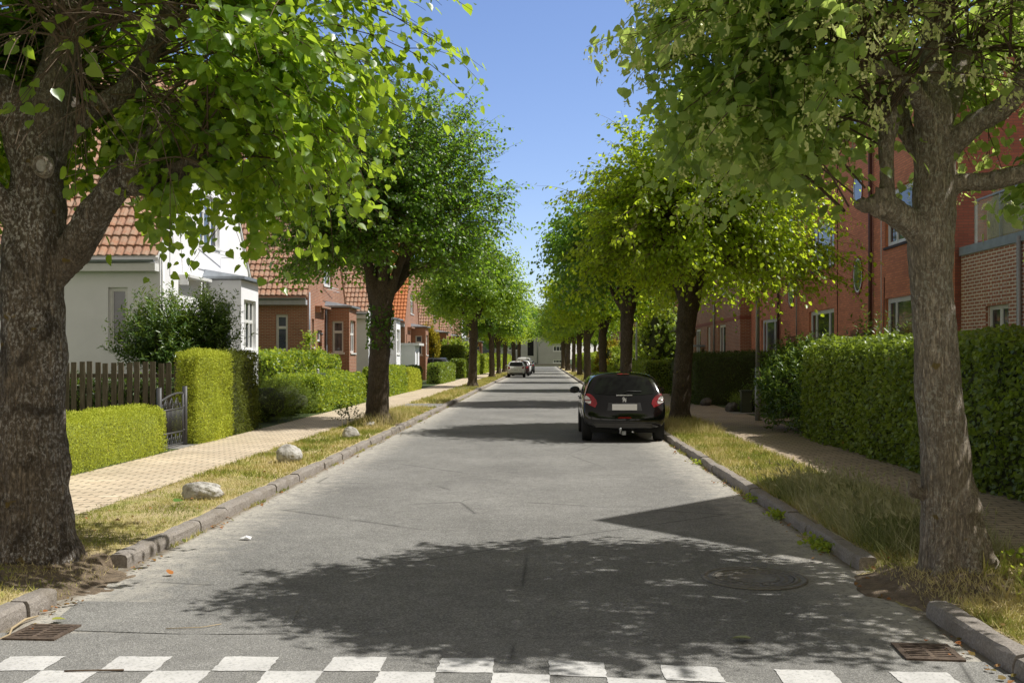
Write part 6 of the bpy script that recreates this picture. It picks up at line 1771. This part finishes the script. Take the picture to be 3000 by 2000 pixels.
def car(label, name, loc, rz, cfg, paintname, detail=1, cat="car", black=False, group=None, plate=None, van=False):
    t = thing(name, label, cat, loc, rz, group)
    me = loft_car(cfg); me.name = "body"; me.materials.append(MT[paintname])
    o = bpy.data.objects.new("body", me); COL.objects.link(o); o.parent = t
    bm = bmesh.new(); bm.from_mesh(me); bvh = BVHTree.FromBMesh(bm); bm.free()
    L, Wd, H = cfg['L'], cfg['W'] / 2, cfg['H']; k = H / 1.46
    def panel(nm, poly, axis, mat, off=.005, mirror=False, parent=t):
        r = patch(bvh, poly, axis, None, 6, off)
        if r is None: return None
        b = MB(); b.add(r[0], r[1], smooth=True)
        return b.build(nm, MT[mat], parent, False)
    if van:
        rw = [(-.62, 1.15), (.62, 1.15), (.6, 1.62), (-.6, 1.62)]; top = 1.66; bel = 1.12
        sw = [[(L - 2.55, 1.1), (L - 1.35, 1.08), (L - 1.55, 1.35), (L - 1.8, 1.6), (L - 2.5, 1.62)]]
    else:
        rw = [(-.60, 1.0 * k), (-.3, .975 * k), (.3, .975 * k), (.60, 1.0 * k), (.635, 1.06 * k), (.535, 1.30 * k), (.49, 1.335 * k), (0, 1.35 * k), (-.49, 1.335 * k), (-.535, 1.30 * k), (-.635, 1.06 * k)]
        sw = [[(.62, 1.06 * k), (1.42, 1.02 * k), (1.42, 1.36 * k), (1.0, 1.34 * k), (.80, 1.27 * k)], [(1.49, 1.02 * k), (L - 1.3, .99 * k), (L - 1.62, 1.2 * k), (L - 1.95, 1.35 * k), (1.49, 1.36 * k)]]
    panel("rear_window", rw, 'rear', 'glass_car', .007)
    for poly in sw:
        panel("side_window", poly, 'left', 'glass_car'); panel("side_window", poly, 'right', 'glass_car')
    fw_ = [(-.62, 1.03 * k), (.62, 1.03 * k), (.52, 1.34 * k), (-.52, 1.34 * k)] if not van else [(-.66, 1.12), (.66, 1.12), (.6, 1.6), (-.6, 1.6)]
    panel("windscreen", fw_, 'front', 'glass_car')
    for cy in cfg['axles']:
        wheel_parts(t, -(Wd - .115), cy, cfg['wr'], -1); wheel_parts(t, (Wd - .115), cy, cfg['wr'], 1)
    # mirrors
    for sx in (-1, 1):
        bmm = bmesh.new(); bmesh.ops.create_icosphere(bmm, subdivisions=3, radius=1)
        for v_ in bmm.verts: v_.co = Vector((v_.co.x * .115 + sx * (Wd + .10), v_.co.y * .07 + (v_.co.x * sx) * .03 + L - 1.62, v_.co.z * .082 + 1.0 * k + .02 - v_.co.x * sx * .01))
        mm = bpy.data.meshes.new("mirror"); bmm.to_mesh(mm); bmm.free(); mm.materials.append(MT[paintname if not van else 'black_plastic']); mm.polygons.foreach_set('use_smooth', np.ones(len(mm.polygons), dtype=bool))
        mo = bpy.data.objects.new("mirror", mm); COL.objects.link(mo); mo.parent = t
        b = MB(); b.box((min(sx * (Wd - .12), sx * Wd), L - 1.64, .955 * k), (max(sx * (Wd - .12), sx * Wd), L - 1.58, .99 * k)); b.lathe([(0, 0), (.085, 0)], 20, Matrix.Translation((sx * (Wd + .10), L - 1.692, 1.02 * k)) @ Matrix.Rotation(PI / 2, 4, 'X') @ Matrix.Diagonal((1.1, .75, 1, 1))); b.build("mirror_arm", MT['black_plastic'], mo)
    # tail lights
    for sx in (-1, 1):
        if van: poly = [(sx * .74, .75), (sx * .80, .75), (sx * .78, 1.3), (sx * .72, 1.3)]
        elif black: poly = [(sx * .885 * Wd, 1.0), (sx * .82 * Wd, 1.0), (sx * .74 * Wd, .955), (sx * .665 * Wd, .875), (sx * .64 * Wd, .80), (sx * .69 * Wd, .72), (sx * .80 * Wd, .76), (sx * .91 * Wd, .82), (sx * .93 * Wd, .89)]
        else: poly = [(sx * .86 * Wd, .95 * k), (sx * .78 * Wd, .97 * k), (sx * .64 * Wd, .83 * k), (sx * .68 * Wd, .74 * k), (sx * .88 * Wd, .78 * k)]
        tl = panel("tail_light", poly if sx > 0 else poly[::-1], 'rear', 'red_light', .012)
        if black and tl:
            pp = [(sx * .92 * Wd, .94), (sx * .88 * Wd, .955), (sx * .82 * Wd, .91), (sx * .78 * Wd, .85), (sx * .79 * Wd, .80), (sx * .84 * Wd, .795), (sx * .92 * Wd, .83)]
            panel("clear_lens", pp, 'rear', 'clear_light', .016, parent=tl)
            pp = [(sx * .92 * Wd, .87), (sx * .76 * Wd, .872), (sx * .76 * Wd, .855), (sx * .92 * Wd, .85)]
            panel("red_stripe", pp, 'rear', 'red_light', .02, parent=tl)
    def onrear(x, z, off=0):
        h = bvh.ray_cast(Vector((x, -2, z)), Vector((0, 1, 0))); return h[0].y - off if h[0] is not None else 0
    # number plate
    pz = .70 if not van else .8
    if black: pz = .735
    y = onrear(0, pz, .02); yb = onrear(0, pz + .06, .02)
    b = MB(); s_ = plate or (.235, .062); yy = min(y, yb)
    b.box((-s_[0], yy - .008, pz - s_[1]), (s_[0], yy, pz + s_[1])); b.build("number_plate", MT['plate'], t)
    if not black and detail:
        b = MB()
        for q in range(6):
            x = -.17 + q * .062; b.box((x, yy - .010, pz - .03), (x + .035, yy - .009, pz + .035))
        b.build("plate_characters", MT['black_plastic'], bpy.data.objects[t.name].children[-1] if t.children else t)
    panel("lower_bumper", [(-.80 * Wd, .32), (.80 * Wd, .32), (.76 * Wd, .41), (-.76 * Wd, .41)], 'rear', 'under' if black else 'black_plastic', .008)
    b = MB(); b.box((-Wd * .78, .25, .19), (Wd * .78, L - .3, .30)); b.build("underbody", MT['dark'], t)
    if not van:
        panel("high_stop_light", [(-.13, 1.385 * k), (.13, 1.385 * k), (.12, 1.405 * k), (-.12, 1.405 * k)], 'rear', 'red_light', .02)
    return t, bvh, onrear, panel


cfg = hatch_cfg()
t, bvh, onrear, panel = car("glossy black hatchback parked under the lime tree at the right kerb, blank white plate", "parked_car", (1.655, 20.55, 0), math.radians(-.4), cfg, 'black_paint', black=True, plate=(.255, .062))
yy = onrear(0, .975, .012)
b = MB(); b.box((-.165, yy - .012, .965), (.165, yy + .01, .985)); b.build("handle_strip", MT['chrome'], t)
# rampant-animal badge, cut from sheet
pts = [(-.035, -.05), (-.018, -.052), (-.008, -.015), (.006, -.022), (.012, -.05), (.036, -.054), (.03, -.03), (.042, -.01), (.02, .004), (.042, .018), (.036, .03), (.014, .022), (.006, .038), (-.012, .052), (-.03, .046), (-.038, .03), (-.02, .03), (-.014, .02), (-.042, .024), (-.045, .014), (-.02, .004), (-.03, -.02)]
yb = onrear(0, .885, .01)
b = MB(); n = len(pts); tri = tessellate_polygon([[Vector((p[0], p[1], 0)) for p in pts]])
V = [(p[0] * 1.1, yb - .012, .885 + p[1] * 1.1) for p in pts] + [(p[0] * 1.1, yb + .01, .885 + p[1] * 1.1) for p in pts]
b.add(V, [tuple(f) for f in tri] + [(k, (k + 1) % n, n + (k + 1) % n, n + k) for k in range(n)]); b.build("badge", MT['chrome'], t)
panel("rear_fog_light", [(-.14, .505), (.14, .505), (.125, .53), (-.125, .53)], 'rear', 'red_light', .012)
panel("bumper_groove", [(-.72, .425), (.72, .425), (.72, .435), (-.72, .435)], 'rear', 'under', .008)
panel("plate_recess", [(-.36, .66), (.36, .66), (.33, .82), (-.33, .82)], 'rear', 'black_plastic', .003)
b = MB(); b.box((-.05, .02, .16), (.03, .3, .24)); b.tube([(-.09, .1, .2), (-.09, -.03, .2), (-.09, -.05, .24), (-.09, -.05, .28)], .018, 8)
b.lathe([(0, .05), (.025, .04), (.03, .015), (.022, -.01)], 16, Matrix.Translation((-.09, -.05, .27))); b.build("tow_bar", MT['zinc'], t)
b = MB(); b.tube([(.17, .15, .23), (.17, .02, .225)], .025, 10); b.build("exhaust_pipe", MT['chrome'], t)
b = MB(); b.tube([(0, .80, 1.44), (0, .70, 1.56)], [.008, .003], 6); b.build("aerial", MT['black_plastic'], t)
b = MB(); b.tube([(0, onrear(0, 1.03, .025), 1.03), (.08, onrear(.08, 1.06, .025), 1.06), (.36, onrear(.36, 1.05, .025), 1.05)], .009, 6); b.build("wiper", MT['black_plastic'], t)
for sx in (-1, 1):
    b = MB()
    for y in (1.40, 2.35):
        h = bvh.ray_cast(Vector((sx * 3, y, .86)), Vector((-sx, 0, 0)))
        if h[0]: b.tube([(h[0].x + sx * .008, y, .86), (h[0].x + sx * .03, y + .05, .865), (h[0].x + sx * .03, y + .14, .865), (h[0].x + sx * .008, y + .19, .86)], .012, 6)
    b.build("door_handle", MT['black_paint'], t)
    for y in (1.45, 2.55):
        P_ = []
        for z in (.36, .5, .65, .8, .95, 1.02):
            h = bvh.ray_cast(Vector((sx * 3, y + (.03 if y > 2 else 0) * z, z)), Vector((-sx, 0, 0)))
            if h[0]: P_.append(h[0] + Vector((sx * .001, 0, 0)))
        b = MB(); b.tube(P_, .005, 5); b.build("door_gap", MT['dark'], t)

g = "cars parked in line at the left kerb"
car("small white hatchback, nearest car of the line parked at the left kerb", "parked_car", (-2.55, 90.5, 0), 0, hatch_cfg(3.5, 1.64, 1.5, 2.35, .5), 'white_paint', group=g)
car("dark hatchback parked between the white hatchback and the white van", "parked_car", (-2.3, 96.5, 0), 0, hatch_cfg(4.0, 1.74, 1.52, 2.54, .62), 'darkred_paint', group=g)
car("white car parked just in front of the white van", "parked_car", (-2.25, 102.5, 0), 0, hatch_cfg(4.2, 1.78, 1.56, 2.6, .65), 'white_paint', group=g)
car("tall white van parked in the line at the left kerb", "parked_van", (-2.25, 109.5, 0), 0, hatch_cfg(4.4, 1.84, 1.85, 2.7, .7, van=True), 'white_paint', group=g, cat="van", van=True)
car("dark car parked beyond the white van", "parked_car", (-2.0, 116.5, 0), 0, hatch_cfg(4.2, 1.8, 1.6, 2.6, .65), 'darkgrey_paint', group=g)
car("dark grey estate car parked in a driveway behind the sunlit beech hedge", "parked_car", (-7.0, 76.5, .24), math.radians(90), hatch_cfg(4.5, 1.82, 1.56, 2.7, .75, estate=True), 'darkgrey_paint')
